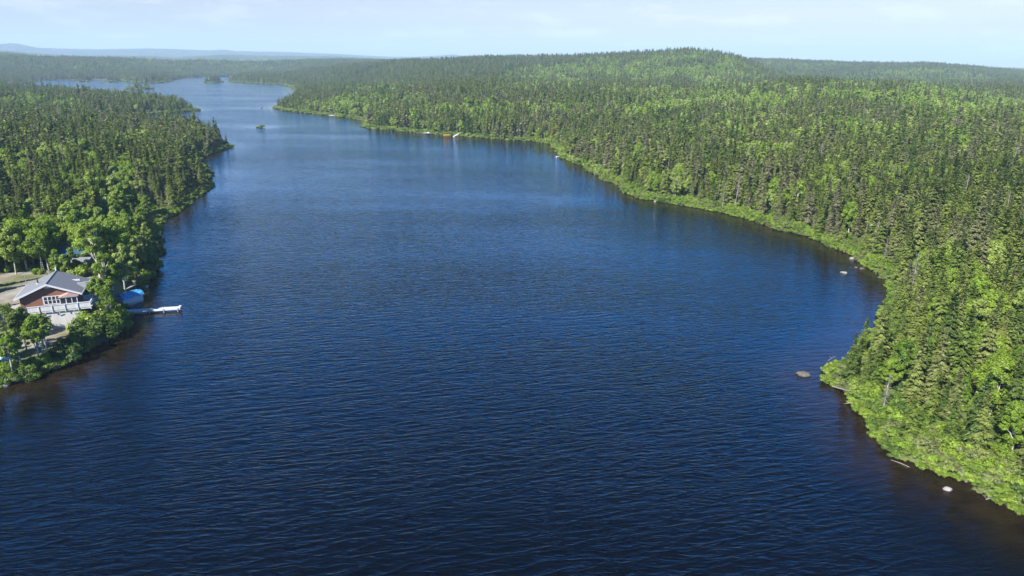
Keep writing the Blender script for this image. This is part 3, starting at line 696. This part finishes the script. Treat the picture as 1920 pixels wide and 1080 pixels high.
def window(u0, u1, z0, z1, v, n_, par, name='window'):
    f = MB(**H()); t = .10
    f.box(u0-t, u1+t, v-.07, v-.004, z0-t, z0).box(u0-t, u1+t, v-.07, v-.004, z1, z1+t)
    for k in range(n_+1):
        uu = u0+(u1-u0)*k/n_; f.box(uu-.06-(k == 0)*.04, uu+.06+(k == n_)*.04, v-.07, v-.004, z0, z1)
    wo = f.build(name, M['white'], par)
    for k in range(n_):
        a_ = u0+(u1-u0)*k/n_+.062; b_ = u0+(u1-u0)*(k+1)/n_-.062
        MB(**H()).box(a_, b_, v-.03, v-.005, z0+.002, z1-.002).build('pane', M['glass'], wo)
        MB(**H()).box(a_, b_, v-.055, v-.032, (z0+z1)/2-.025, (z0+z1)/2+.025).build('sash_bar', M['white'], wo)
window(3.0, 5.1, 4.95, 6.05, 0, 4, c)
# enclosed porch bay on the right of the front
by0, by1 = 5.25, 7.55
bay = MB(**H()).box(by0, by1, -1.15, -.004, ZF, 4.95).build('porch_bay', M['white'], c)
pb_ = MB(**H())
for u in (by0, by0+.78, by0+1.52, by1-.1): pb_.box(u, u+.10, -1.15, -1.05, 4.95, 6.0)
pb_.box(by0, by1, -1.15, -1.05, 5.93, 6.08); pb_.box(by1-.1, by1, -1.05, -.01, 5.93, 6.08); pb_.box(by0, by0+.1, -1.05, -.01, 5.93, 6.08)
pb_.build('bay_frame', M['white'], bay)
for k in range(3):
    a_ = by0+.10+(k)*.745; MB(**H()).box(a_+.02, a_+.64, -1.11, -1.08, 4.96, 5.92).build('pane', M['glass'], bay)
MB(**H()).box(by1-.06, by1-.03, -1.03, -.1, 4.96, 5.92).build('pane', M['glass'], bay)
MB(**H()).prism([(by0-.15, 6.09), (by1+.15, 6.09), ((by0+by1)/2, 6.62)], -1.3, -.004).build('bay_roof', M['pink'], c)
# side porch facing the water
side = MB(**H()).box(W+.004, W+1.1, 2.2, 4.6, ZF, ZF+.95).build('side_porch', M['white'], c)
sp = MB(**H())
for u, v in ((W+1.0, 2.2), (W+1.0, 4.5), (W+.02, 2.2)): sp.box(u, u+.10, v, v+.10, ZF+.95, 6.35)
sp.box(W+.02, W+1.1, 2.2, 2.3, 6.22, 6.35); sp.box(W+1.0, W+1.1, 2.3, 4.6, 6.22, 6.35); sp.build('porch_frame', M['white'], side)
MB(**H()).box(W+.13, W+.98, 2.24, 2.27, ZF+.96, 6.2).build('pane', M['glass'], side)
MB(**H()).box(W+1.04, W+1.07, 2.32, 4.48, ZF+.96, 6.2).build('pane', M['glass'], side)
MB(**H()).prism_u([(2.0, 6.36), (4.8, 6.36), (3.4, 7.0)], W-.6, W+1.3).build('porch_roof', M['shingle'], c)
# deck
dk = MB(**H()).box(-7.5, W+1.6, -1.35, -.07, ZF-.16, ZF-.01).box(W+.02, W+1.6, -.07, D, ZF-.16, ZF-.01).build('deck', M['white'], c)
rl = MB(**H()); 
rl.box(-7.5, W+1.6, -1.40, -1.36, ZF+.08, ZF+.86); rl.box(W+1.55, W+1.59, -1.35, 5.9, ZF+.5, ZF+.58); rl.build('railing_panel', M['panel'], c)
MB(**H()).box(-7.55, W+1.65, -1.46, -1.30, ZF+.87, ZF+.94).box(W+1.5, W+1.65, -1.29, 6, ZF+.87, ZF+.94).build('handrail', M['white'], c)
for k, u in enumerate(np.linspace(-7.45, W+1.55, 11)): MB(**H()).box(u-.05, u+.05, -1.50, -1.41, ZF-.25, ZF+.9).build('post', M['white'], c)
for v in (1.2, 3.4, 5.8): MB(**H()).box(W+1.52, W+1.6, v, v+.08, ZG, ZF+.86).build('post', M['white'], c)
for u in (3.2, 5.0, 6.9): MB(**H()).bar((u, -1.45, ZF-.25), (u, -1.13, ZF-.95), .05).build('brace', M['white'], c)
for u in (-6.8, -4, -1.2): MB(**H()).box(u-.07, u+.07, -1.25, -1.1, ZG-.4, ZF-.17).build('support_post', M['wood'], c)
MB(**H()).box(-6, 1.0, .2, .3, 1.0, ZF-.2).build('retaining_board', M['wood'], c)

def on_ground(px, py, z=2.0):
    for _ in range(12):
        q = unproj(px, py, z); z2 = float(relief(np.array([q[0]]), np.array([q[1]]))[0]); z = .5*z+.5*max(z2, 0)
    return float(q[0]), float(q[1]), z
# antenna mast behind the cottage
x, y, z = on_ground(82, 514)
am = root('antenna_mast', (x, y, z), 'thin grey antenna mast standing behind the cottage roof', 'antenna')
lat = MB((x, y, z))
lat.bar((-.22, 0, 0), (-.14, 0, 2.2), .035).bar((.22, 0, 0), (.14, 0, 2.2), .035)
for k in range(6): lat.bar((-.2, 0, .3+k*.35), (.2, 0, .3+k*.35), .022)
lat.build('lattice_base', M['alu'], am); MB((x, y, z)).bar((0, 0, 2.1), (0, 0, 6.2), .035).build('mast_tube', M['alu'], am)
MB((x, y, z)).bar((-.7, 0, 5.9), (.35, 0, 6.0), .03).bar((-.5, -.3, 5.93), (-.5, .3, 5.93), .02).bar((-.2, -.25, 5.95), (-.2, .25, 5.95), .02).bar((.1, -.2, 5.98), (.1, .2, 5.98), .02).build('aerial', M['alu'], am)
q = HO+E1*(-.4)+E2*6.4
am = root('roof_aerial', (q[0], q[1], ZE), 'small aerial on a short pole at the back left corner of the cottage roof', 'antenna')
MB((q[0], q[1], ZE)).bar((0, 0, -.1), (0, 0, 1.7), .04).build('pole', M['alu'], am); MB((q[0], q[1], ZE)).bar((-.4, 0, 1.5), (.3, 0, 1.6), .03).bar((-.2, -.2, 1.53), (-.2, .2, 1.53), .02).build('aerial', M['alu'], am)

# second cottage with the blue roof
x, y, z = on_ground(146, 506)
def H2(): return dict(org=(x, y, z), e1=(math.cos(R(12)), math.sin(R(12))), e2=(-math.sin(R(12)), math.cos(R(12))))
c2 = root('cabin', (x, y, z), 'small tan cabin with blue metal roof half hidden behind the birches', 'house')
MB(**H2()).prism_u([(0, 0), (5, 0), (5, 3.2), (2.5, 4.2), (0, 3.2)], -2.3, 1.2).build('wall', M['tan'], c2)
MB(**H2()).prism_u([(-.5, 2.98), (2.5, 4.22), (5.5, 2.98), (5.5, 3.1), (2.5, 4.36), (-.5, 3.1)], -2.6, 1.5).build('roof', M['bluetin'], c2)
wd_ = MB(**H2()).box(-1.9, -.2, -.06, -.004, 1.9, 2.8).build('window', M['white'], c2); MB(**H2()).box(-1.8, -.3, -.09, -.062, 2.0, 2.7).build('pane', M['glass'], wd_)
MB(**H2()).prism_u([(-2.0, 1.75), (-.01, 2.2), (-.01, 2.3), (-2.0, 1.85)], -1.5, 2.6).build('porch_roof', M['slate'], c2)
for u in (-1.3, .6, 2.4): MB(**H2()).box(u, u+.12, -1.9, -1.78, 0, 1.76).build('post', M['white'], c2)
MB(**H2()).box(-1.4, 2.6, -2.0, -.004, .0, .35).build('deck', M['wood'], c2)
MB(**H2()).box(-1.4, 2.6, -2.05, -2.01, .36, .95).build('railing', M['panel'], c2)

# dock
A = unproj(206, 585, .55); B_ = unproj(339, 576, .55); d = (B_-A); Ld = float(np.hypot(*d)); e1 = d/Ld; e2 = np.array([-e1[1], e1[0]])
def H3(): return dict(org=(A[0], A[1], 0), e1=e1, e2=e2)
dk = root('dock', (A[0], A[1], 0), 'long white plank dock reaching out from the left shore', 'dock')
mb = MB(**H3()); nP = 46
for k in range(nP): mb.box(k*Ld/nP+.012, (k+1)*Ld/nP-.012, -.55, .55, .52, .57)
mb.build('planking', M['white'], dk)
MB(**H3()).box(0, Ld, -.58, -.50, .34, .515).box(0, Ld, .50, .58, .34, .515).build('stringer', M['white'], dk)
for k, u in enumerate((1.2, 3.6, 6.0, 8.2, Ld-.4)):
    if u > Ld: continue
    MB(**H3()).box(u-.06, u+.06, -.66, -.585, -1.2, .62).build('pile', M['wood'], dk)
    MB(**H3()).box(u-.06, u+.06, .585, .66, -1.2, .62).build('pile', M['wood'], dk)
MB(**H3()).box(.4, Ld*.45, -.42, .42, -.6, .33).build('crib', M['wood'], dk)
MB(**H3()).box(Ld-.35, Ld+.02, -.60, .60, .575, .70).build('end_step', M['white'], dk)

def hull(org, ang, L_, B2, Hh, mat, par, name='hull', blunt=.0):
    """open boat hull by stations, keel to gunwale"""
    e1_ = (math.cos(ang), math.sin(ang)); e2_ = (-math.sin(ang), math.cos(ang)); mb_ = MB(org, e1_, e2_)
    n_ = 9; V_ = []
    for inner in (0, 1):
        for k in range(n_):
            t = k/(n_-1); b = B2*(.78+.22*min(1, t*3))*(1-max(0, (t-.45)/.55)**2.2*(1-blunt)); x_ = -L_/2+t*L_; sh_ = .12*t*t
            i = .05 if inner else 0; b2 = max(b-i, .01)
            V_ += [(x_*(1-.02*inner), -b2, Hh+sh_), (x_*(1-.02*inner), -b2*.72, Hh*.25+i+sh_*.5), (x_*(1-.02*inner), 0, i+t**4*Hh*.5), (x_*(1-.02*inner), b2*.72, Hh*.25+i+sh_*.5), (x_*(1-.02*inner), b2, Hh+sh_)]
    F_ = []
    for inner in (0, 1):
        o_ = inner*n_*5
        for k in range(n_-1):
            for j in range(4): F_.append((o_+k*5+j, o_+k*5+j+1, o_+(k+1)*5+j+1, o_+(k+1)*5+j))
        F_.append((o_, o_+1, o_+2, o_+3, o_+4)); F_.append(tuple(o_+(n_-1)*5+j for j in range(5)))
    for k in range(n_-1):
        for j in (0, 4): F_.append((k*5+j, (k+1)*5+j, n_*5+(k+1)*5+j, n_*5+k*5+j))
    mb_.add(V_, F_); o_ = mb_.build(name, mat, par); return o_, e1_, e2_
# pontoon boat under a blue tarp, moored beside the dock
q = unproj(240, 568, .3); org = (float(q[0]), float(q[1])+.8, 0)
bt = root('covered_boat', org, 'white boat under a bright blue tarp moored beside the dock', 'boat')
a_ = R(60); E = ((math.cos(a_), math.sin(a_)), (-math.sin(a_), math.cos(a_)))
for v in (-.75, .75): 
    t_ = MB(org, *E); t_.bar((-1.9, v, .08), (1.7, v, .08), .26); t_.build('pontoon', M['alu'], bt)
MB(org, *E).box(-1.9, 1.8, -1.1, 1.1, .34, .46).build('boat_deck', M['white'], bt)
MB(org, *E).box(-1.85, -1.78, -1.05, .15, .465, 1.3).box(-1.77, 1.7, -1.06, -.99, .465, 1.3).box(-1.77, 1.7, .99, 1.06, .465, 1.3).build('side_panel', M['white'], bt)
tv = []; tf = []; nn_ = 9
for i in range(nn_):
    for j in range(nn_):
        u = -1.75+3.7*i/(nn_-1); v = -1.2+2.4*j/(nn_-1); hh = 2.15-.62*(abs(v)/1.2)-.035*math.cos(i*2.1)*(.5+abs(v))
        if j in (0, nn_-1): hh -= .25
        tv.append((u, v, hh))
for i in range(nn_-1):
    for j in range(nn_-1): tf.append((i*nn_+j, (i+1)*nn_+j, (i+1)*nn_+j+1, i*nn_+j+1))
tp = MB(org, *E); tp.add(tv, tf).add([(a, b, c_-.03) for a, b, c_ in tv], tf); tp.build('tarp', M['tarp'], bt)
for u in (-1.7, 1.6):
    for v in (-1, 1): MB(org, *E).bar((u, v, .46), (u, v, 1.45), .03).build('canopy_pole', M['alu'], bt)
q = unproj(238, 546, .6); org = (float(q[0]), float(q[1]), .35)
sh_ = root('shore_shed', org, 'low grey and white tin roofed shelter behind the blue tarped boat', 'shed')
MB(org, *E).prism([(-1.2, .9), (1.3, 1.3), (1.3, 1.38), (-1.2, .98)], -1.2, 1.2).build('roof', M['alu'], sh_)
for u, v in ((-1, -1), (1.1, -1), (-1, 1), (1.1, 1)): MB(org, *E).box(u-.05, u+.05, v-.05, v+.05, -.5, .9).build('post', M['wood'], sh_)
MB(org, *E).box(-1, -.96, -.95, .95, -.2, .85).build('back_board', M['white'], sh_)
def rowboat(name, px, py, L_, ang, mat, label, cat='boat', B2=.65, z=-.08, Hh=.42, flip=False):
    q = unproj(px, py, .2); org = (float(q[0]), float(q[1]), z)
    r_ = root(name, org, label, cat); h_, a1, a2 = hull(org, ang, L_, B2, Hh, mat, r_)
    for u in (-.28, .12): MB(org, a1, a2).box(u*L_, u*L_+.22, -B2*.82, B2*.82, Hh*.72, Hh*.8).build('seat', M['wood'], r_)
    return r_
rowboat('rowboat', 266, 541, 3.2, R(75), M['alu'], 'grey aluminium rowboat against the bank behind the tarped boat')
rowboat('rowboat', 1053, 294, 5.2, R(20), M['white'], 'white boat pulled up on the right shore below a cleft in the spruces', z=-.05, B2=.9, Hh=.5)
rowboat('kayak', 838, 254, 4.2, R(6), M['yellow'], 'yellow orange boat lying on the far right shore beside a white ramp', z=.0, B2=.7, Hh=.6)
rowboat('rowboat', 624, 217.5, 5.5, R(-5), M['white'], 'white boat on the shore near the far right point, farthest of the boats', z=.1, B2=1.0, Hh=.7)
rowboat('rowboat', 801, 251, 4.2, R(5), M['alu'], 'small grey boat on the far shore to the left of the yellow boat', z=.1, B2=1.0, Hh=.8)
q = unproj(853, 256, 0); org = (float(q[0]), float(q[1]), 0)
rp = root('boat_ramp', org, 'white slanting boat ramp rising from the water beside the yellow boat', 'ramp')
MB(org, (.75, .66), (-.66, .75)).add([(-1, -.6, .1), (4, -.6, 2.0), (4, .6, 2.0), (-1, .6, .1), (-1, -.6, -.05), (4, -.6, 1.85), (4, .6, 1.85), (-1, .6, -.05)], [(0, 1, 2, 3), (4, 7, 6, 5), (0, 4, 5, 1), (1, 5, 6, 2), (2, 6, 7, 3), (3, 7, 4, 0)]).build('ramp_board', M['white'], rp)
for u in (1, 3.5): MB(org, (.75, .66), (-.66, .75)).box(u, u+.15, -.55, .55, -.8, .38*u+.25).build('trestle', M['wood'], rp)

# yard clutter
def tarp_heap(px, py, L_, Wd, Hh, mat, label, name='tarp_heap', ang=0.3, seed=1):
    x, y, z = on_ground(px, py); r = np.random.default_rng(seed); n_ = 12; V_ = []; F_ = []
    for i in range(n_):
        for j in range(n_):
            u = (i/(n_-1)-.5); v = (j/(n_-1)-.5); h_ = Hh*max(0, 1-(2*abs(v))**2.2)*(1-(2*abs(u))**4)*(1+.25*r.random())
            V_.append((u*L_, v*Wd, h_-.03))
    for i in range(n_-1):
        for j in range(n_-1): F_.append((i*n_+j, (i+1)*n_+j, (i+1)*n_+j+1, i*n_+j+1))
    o_ = MB((x, y, z), (math.cos(ang), math.sin(ang)), (-math.sin(ang), math.cos(ang))).add(V_, F_).build(name, mat, None)
    tag(o_, label, 'tarp'); return o_
tarp_heap(7, 493, 4.6, 1.6, 1.5, M['white'], 'white tarped heap at the left edge beyond the gravel yard', ang=-.7)
tarp_heap(25, 498, 2.6, 1.8, 1.1, M['panel'], 'grey white tarped mound under the trees beside the gravel yard', ang=.1, seed=2)
tarp_heap(-2, 682, 2.8, 2.0, 1.0, M['paleblue'], 'pale blue tarp at the left edge among the lakeside birches', ang=.2, seed=3)
x, y, z = on_ground(44, 489)
lp = root('log_pile', (x, y, z), 'small pile of cut pale logs at the back of the gravel yard', 'logs')
for k, (v, h_) in enumerate(((0, .14), (.3, .14), (.6, .14), (.15, .4), (.45, .4))): MB((x, y, z), (.8, .5), (-.5, .8)).bar((-.9, v, h_), (.8+.1*k, v, h_), .14).build('log', M['drift'], lp)

# rocks
def rock(px, py, wpx, hm, mat, label, seed, name='rock', group=None):
    q = unproj(px, py, .1); dep = math.hypot(*q); a = wpx/F*dep*.5*1.02; r = np.random.default_rng(seed)
    import bmesh
    bm_ = bmesh.new(); bmesh.ops.create_icosphere(bm_, subdivisions=3, radius=1)
    ofs = r.normal(0, 1, 3)
    pl = [norm(r.normal(0, 1, 3)) for _ in range(9)]
    for v in bm_.verts:
        d_ = np.array(v.co); s_ = min([1.0]+[(.72+.1*(i % 3))/max(1e-3, float(d_@p_)) for i, p_ in enumerate(pl) if d_@p_ > .5])
        s_ *= 1+.07*math.sin(5*d_[0]+ofs[0])*math.sin(6*d_[1]+ofs[1])
        v.co = Vector((d_[0]*a*s_, d_[1]*a*.75*s_, d_[2]*hm*s_))
    me = bpy.data.meshes.new(name); bm_.to_mesh(me); bm_.free(); me.materials.append(mat)
    return tag(link(name, me, None, (q[0], q[1], hm*.15), (0, 0, r.uniform(-.4, .4))), label, 'rock', group)
rock(1505, 701, 27, .42, M['rock'], 'flat grey brown rock breaking the water left of the right shore point', 1)
rock(1776, 916, 15, .30, M['palerock'], 'single pale rock in the shallows below the near right thicket', 2)
rock(1582, 511, 12, .30, M['palerock'], 'pale rock standing clear of the bay shore, farthest out in the water', 3)
rock(1616, 503.5, 9, .28, M['rock'], 'larger of the two grey rocks close to the head of the right bay', 4)
rock(1605, 501, 6, .2, M['rock'], 'smaller of the two grey rocks close to the head of the right bay', 5)
rock(1597, 484.5, 9, .4, M['palerock'], 'white rock at the waterline of the right bay below the thicket', 6)
rock(1583, 463, 12, .55, M['palerock'], 'broad white boulder on the bank of the right bay, in the thicket', 7)
rock(1257, 375.5, 10, .45, M['palerock'], 'white boulder at the foot of the spruces halfway along the right shore', 8)
rock(1228, 378, 4, .4, M['palerock'], 'small pale stone left of the white boulder halfway along the right shore', 9)
rock(1540, 448, 8, .35, M['palerock'], 'low pale stone at the waterline before the right bay', 10)
rock(490, 202.5, 4.5, .8, M['rock'], 'dark rock in the channel off the far right point', 11)
rock(511, 202.5, 7, .7, M['palerock'], 'pale stone at the tip of the far right point', 12)
rock(5, 722, 22, .4, M['palerock'], 'pale flat rock on the shore at the left edge', 13)
rock(38, 712, 12, .3, M['rock'], 'grey stone on the near left shore right of the flat pale rock', 14)
# fallen logs
def logx(p0, p1, t, label, z0=.15, z1=.3, branches=3, name='driftwood_log', seed=0):
    a = unproj(*p0, z0); b = unproj(*p1, z1); r = np.random.default_rng(seed); o0 = np.array([a[0], a[1], z0]); o1 = np.array([b[0], b[1], z1]); mid = (o0+o1)/2+np.array([0, 0, .08])
    parts = [tube([o0, mid, o1], [t, t*.8, t*.35], 6)]
    for k in range(branches):
        s_ = r.uniform(.3, .9); b0 = o0+(o1-o0)*s_; parts.append(tube([b0, b0+np.array([r.normal(0, .3), r.normal(0, .3), r.uniform(.05, .4)])*1.6], [t*.4, t*.1], 4))
    V_, Q_ = join(parts); org = o0; me = mesh_np(name, V_-org, [Q_], [M['drift']], smooth_=True)
    return tag(link(name, me, None, org), label, 'log')
logx((1560, 724), (1612, 741), .09, 'bleached log lying in the thicket just right of the shore point', .5, .9, 2, seed=1)
logx((1600, 756), (1583, 757), .07, 'short snag poking out of the bank below the shore point', .4, .1, 3, seed=2)
logx((1705, 876), (1670, 862), .05, 'thin sunken branch at the waterline below the near right thicket', .1, .02, 2, seed=3)
logx((1872, 931), (1848, 937), .10, 'pale broken log jutting into the water near the right edge', .3, .1, 3, seed=4)
logx((1812, 903), (1782, 868), .16, 'long grey fallen trunk running down through the thicket to the water', .3, .9, 4, seed=5)
logx((1916, 936), (1893, 944), .09, 'grey driftwood branch on the bank at the right edge', .3, .2, 3, seed=6)
logx((1553, 676), (1568, 668), .05, 'bare forked branch over the water at the shore point', .5, 1.6, 4, seed=7)
# ================================================================ the 300 + 300 largest trees, each a thing
def plant(kind, proto, x, y, z, sc, rz, wd=1.0, name=None, tilt=(0, 0)):
    stem, crown, _ = PROTO[(kind, 0)][proto]
    nm = name or {'spruce': 'spruce_tree', 'broadleaf': 'birch_tree', 'dead': 'dead_tree', 'bush': 'alder_bush'}[kind]
    e = bpy.data.objects.new(nm, None); COL.objects.link(e); e.location = (float(x), float(y), float(z)); e.rotation_euler = (tilt[0], tilt[1], rz); e.scale = (sc*wd, sc*wd, sc); e.empty_display_size = .3
    link('trunk', stem, e); link('bare_crown' if kind == 'dead' else 'crown', crown, e)
    return e

def pct(x, y, z):
    a, b, _ = proj(x, y, z); return float(a), float(b)
used = set()
KINDW = {0: 'spruce', 1: 'birch', 2: 'dead spruce'}
rg = np.random.default_rng(5)
ORD = 'leftmost|second|third|fourth|fifth|sixth|seventh|eighth|ninth|tenth|eleventh|twelfth|thirteenth|fourteenth|fifteenth|sixteenth|seventeenth|eighteenth|nineteenth|twentieth'.split('|')
TENS = {2: 'twenty', 3: 'thirty', 4: 'forty', 5: 'fifty', 6: 'sixty', 7: 'seventy', 8: 'eighty', 9: 'ninety'}
def ordw(k):
    if k < 20: return ORD[k] if k else 'first'
    return TENS[(k+1)//10]+(('-'+ORD[(k+1) % 10-1].replace('leftmost', 'first')) if (k+1) % 10 else '') if (k+1) % 10 else TENS[(k+1)//10][:-1]+'ieth'
HI = np.where(hero)[0]; INFO = []
for i in HI:
    x, y, z, kd, sc = T[i, :5]; px, py = pct(x, y, z); left = px < 960
    INFO.append((i, int(kd), left, int((1010-py)//34), px))
RANK = {}
cells = {}
for t_ in INFO: cells.setdefault(t_[1:4], []).append(t_)
for lst in cells.values():
    lst.sort(key=lambda q: q[4])
    for k, q in enumerate(lst): RANK[q[0]] = (k, q)
tiers = {l_: sorted({q[3] for q in INFO if q[2] == l_}) for l_ in (True, False)}
for i in HI:
    x, y, z, kd, sc = T[i, :5]; kd = int(kd); kn = KN[kd]; wd = rg.uniform(.85, 1.2)
    e = plant(kn, int(rg.integers(0, len(PROTO[(kn, 0)]))), x, y, z, sc, rg.uniform(0, 6.28), wd, tilt=(rg.normal(0, .03), rg.normal(0, .03)))
    adj = ('broad' if wd > 1.08 else 'narrow' if wd < .94 else 'tall' if sc > 1.05 else 'small' if sc < .8 else 'green' if kd < 2 else 'grey')
    k, q = RANK[i]; tr = tiers[q[2]].index(q[3])
    lb = '%s %s, %s from left, %s row up %s' % (adj, {0: 'spruce', 1: 'birch', 2: 'dead spruce'}[kd], ordw(k), ordw(tr), 'the left bank' if q[2] else 'the right bank')
    tag(e, lb, 'tree', {0: 'spruce trees of the woods', 1: 'leafy trees of the woods', 2: 'bare dead trees of the woods'}[kd])

# ---------------------------------------------------------------- trees and shrubs round the cottage, placed one by one
PROTO[('larch', 0)] = []
reg('larch', 0, broad_geo(201, 8, 2.6, 0, low=.18, nclump=54, dens=.9, leaf=.9), 'bark', 'spruce')
for k in range(3): reg('openbirch', 0, broad_geo(210+k, 8, [1.7, 2.0, 1.6][k], 0, low=[.38, .3, .42][k], nclump=56, limbs=12, dens=.62, leaf=.9), 'birchbark', 'broad')
YT = [  # kind, proto, base px, py, height, width factor, label
 ('openbirch',0,26,709,6.4,1.1,'leaning white trunked birch nearest the water at the left edge'),
 ('openbirch',2,43,690,6.0,.95,'slim white trunked birch second from the left edge near the shore'),
 ('openbirch',1,74,678,6.8,1.0,'left trunk of the three white birches below the white deck'),
 ('openbirch',0,81,668,6.6,1.05,'middle birch of the three below the white deck'),
 ('openbirch',2,89,655,6.0,1.1,'right and smallest birch of the three below the white deck'),
 ('larch',0,50,656,6.6,1.05,'olive brown larch with a dark trunk left of the deck'),
 ('larch',0,24,640,6.0,1.0,'olive brown larch at the left edge before the white deck'),
 ('openbirch',1,208,612,6.8,.9,'leaning birch with a white trunk at the water beside the dock'),
 ('openbirch',0,200,594,6.6,1.05,'open crowned pale birch between the cottage and the dock'),
 ('openbirch',1,196,546,7.2,1.0,'feathery birch behind the right corner of the cottage'),
 ('openbirch',2,212,560,7.2,1.1,'feathery birch with white limbs above the blue tarp'),
 ('openbirch',1,188,520,10.5,1.25,'tallest white limbed birch behind the cottage'),
 ('broadleaf',2,110,522,5.4,1.0,'yellow green young birch behind the cottage ridge'),
 ('broadleaf',0,128,520,4.6,1.0,'dark leafy tree beside the blue roofed cabin'),
 ('openbirch',0,30,499,9.0,1.2,'left of the two white stemmed birches by the tarped mound'),
 ('openbirch',2,38,497,9.5,1.2,'right of the two white stemmed birches by the tarped mound'),
 ('openbirch',1,95,485,9.6,1.0,'tall pale birch behind the antenna mast'),
 ('broadleaf',3,232,530,8.5,1.1,'dense leafy tree on the bank above the blue tarp'),
 ('broadleaf',0,258,520,8.8,1.05,'dense leafy tree leaning over the water left of the point'),
 ('broadleaf',4,222,510,9.5,1.0,'rounded dark green tree behind the feathery birches'),
 ('broadleaf',1,245,498,9.8,1.0,'tall rounded tree on the bank behind the tarped boat'),
 ('broadleaf',2,276,503,8.2,1.1,'dark shore tree whose crown overhangs the water'),
 ('broadleaf',3,8,470,9,1.1,'leafy tree at the left edge behind the white tarped heap'),
 ('broadleaf',2,140,516,5.2,1.1,'low leafy tree before the porch of the blue roofed cabin'),
 ('broadleaf',1,160,500,8.0,1.0,'leafy tree in front of the blue roofed cabin'),
]
for kn, pr, px, py, h_, wd, lb in YT:
    x, y, z = on_ground(px, py)
    e = plant(kn, pr, x, y, z-.05, h_/8, random.Random(px).uniform(0, 6.28), wd, name='larch_tree' if kn == 'larch' else 'birch_tree' if 'birch' in lb else 'leafy_tree', tilt=(random.Random(py).uniform(-.06, .06), random.Random(px+1).uniform(-.1, .02)))
    tag(e, lb, 'tree', 'trees round the cottage')
YB = [(96,688,1.5),(112,684,1.6),(128,676,1.7),(140,665,1.6),(150,655,1.5),(108,670,1.3),(122,660,1.3),(60,706,1.2),(45,712,1.1),(22,716,1.2),(76,697,1.1),(8,716,1.3),(86,690,1.2),
 (152,645,1.3),(165,640,1.6),(180,632,2.1),(164,622,1.8),(178,616,2.5),(195,622,2.3),(205,606,2.2),(188,602,2.4),(215,612,1.8),(222,598,1.6),(136,650,1.1),(170,600,2.2),(205,590,1.9),(72,514,1.0),(124,645,.9),
 (246,535,1.8),(262,528,2.0),(272,520,1.8),(280,508,2.0),(236,540,1.3),(118,520,1.8),(150,518,1.8),(165,515,1.6),(186,540,1.8),(196,556,1.6),(60,690,1.0),(12,704,1.1)]
YB.sort(key=lambda t: t[0])
cnt = {}
for k, (px, py, sc) in enumerate(YB):
    x, y, z = on_ground(px, py); rr = random.Random(k)
    e = plant('bush', rr.randrange(4), x, y, z-.1, sc, rr.uniform(0, 6.28), rr.uniform(.85, 1.05))
    where = 'beside the boats' if px > 228 else 'behind the cottage' if py < 560 else 'between cottage and dock' if px > 145 and py < 650 else 'on the near left shore'
    cnt[where] = cnt.get(where, -1)+1
    tag(e, '%s green shrub, %s from the left %s' % ('large' if sc > 1.7 else 'low', ordw(cnt[where]), where), 'shrub', 'shrubs round the cottage')
# islet shrubs, and the lone spruce on the summit
for k, (px, py, sc) in enumerate(((484, 239, .8), (490, 239, 1.1), (487, 240, .7))):
    x, y, z = on_ground(px, py); e = plant('bush', k, x, y, z-.1, sc, k, 1.3); tag(e, ('left', 'tallest', 'front')[k]+' bush on the tiny islet in the middle of the lake', 'shrub', 'bushes on the islet')

# ================================================================ haze
hz = mesh_np('haze', [(x, y, z) for z in (-6, 330) for x, y in ((-9000, -400), (9000, -400), (9000, 11800), (-9000, 11800))],
  [np.array([(0, 3, 2, 1), (4, 5, 6, 7), (0, 1, 5, 4), (1, 2, 6, 5), (2, 3, 7, 6), (3, 0, 4, 7)])], [])
m, n, l = new_mat('haze_air'); pv = n.new('ShaderNodeVolumePrincipled'); pv.inputs['Color'].default_value = (.58, .80, .98, 1); pv.inputs['Density'].default_value = .00014; pv.inputs['Anisotropy'].default_value = .0
o = n.new('ShaderNodeOutputMaterial'); l(pv.outputs[0], o.inputs['Volume']); hz.materials.append(m)
tag(link('haze', hz), 'thin blue haze lying over the lake and hills', 'haze', kind='stuff')
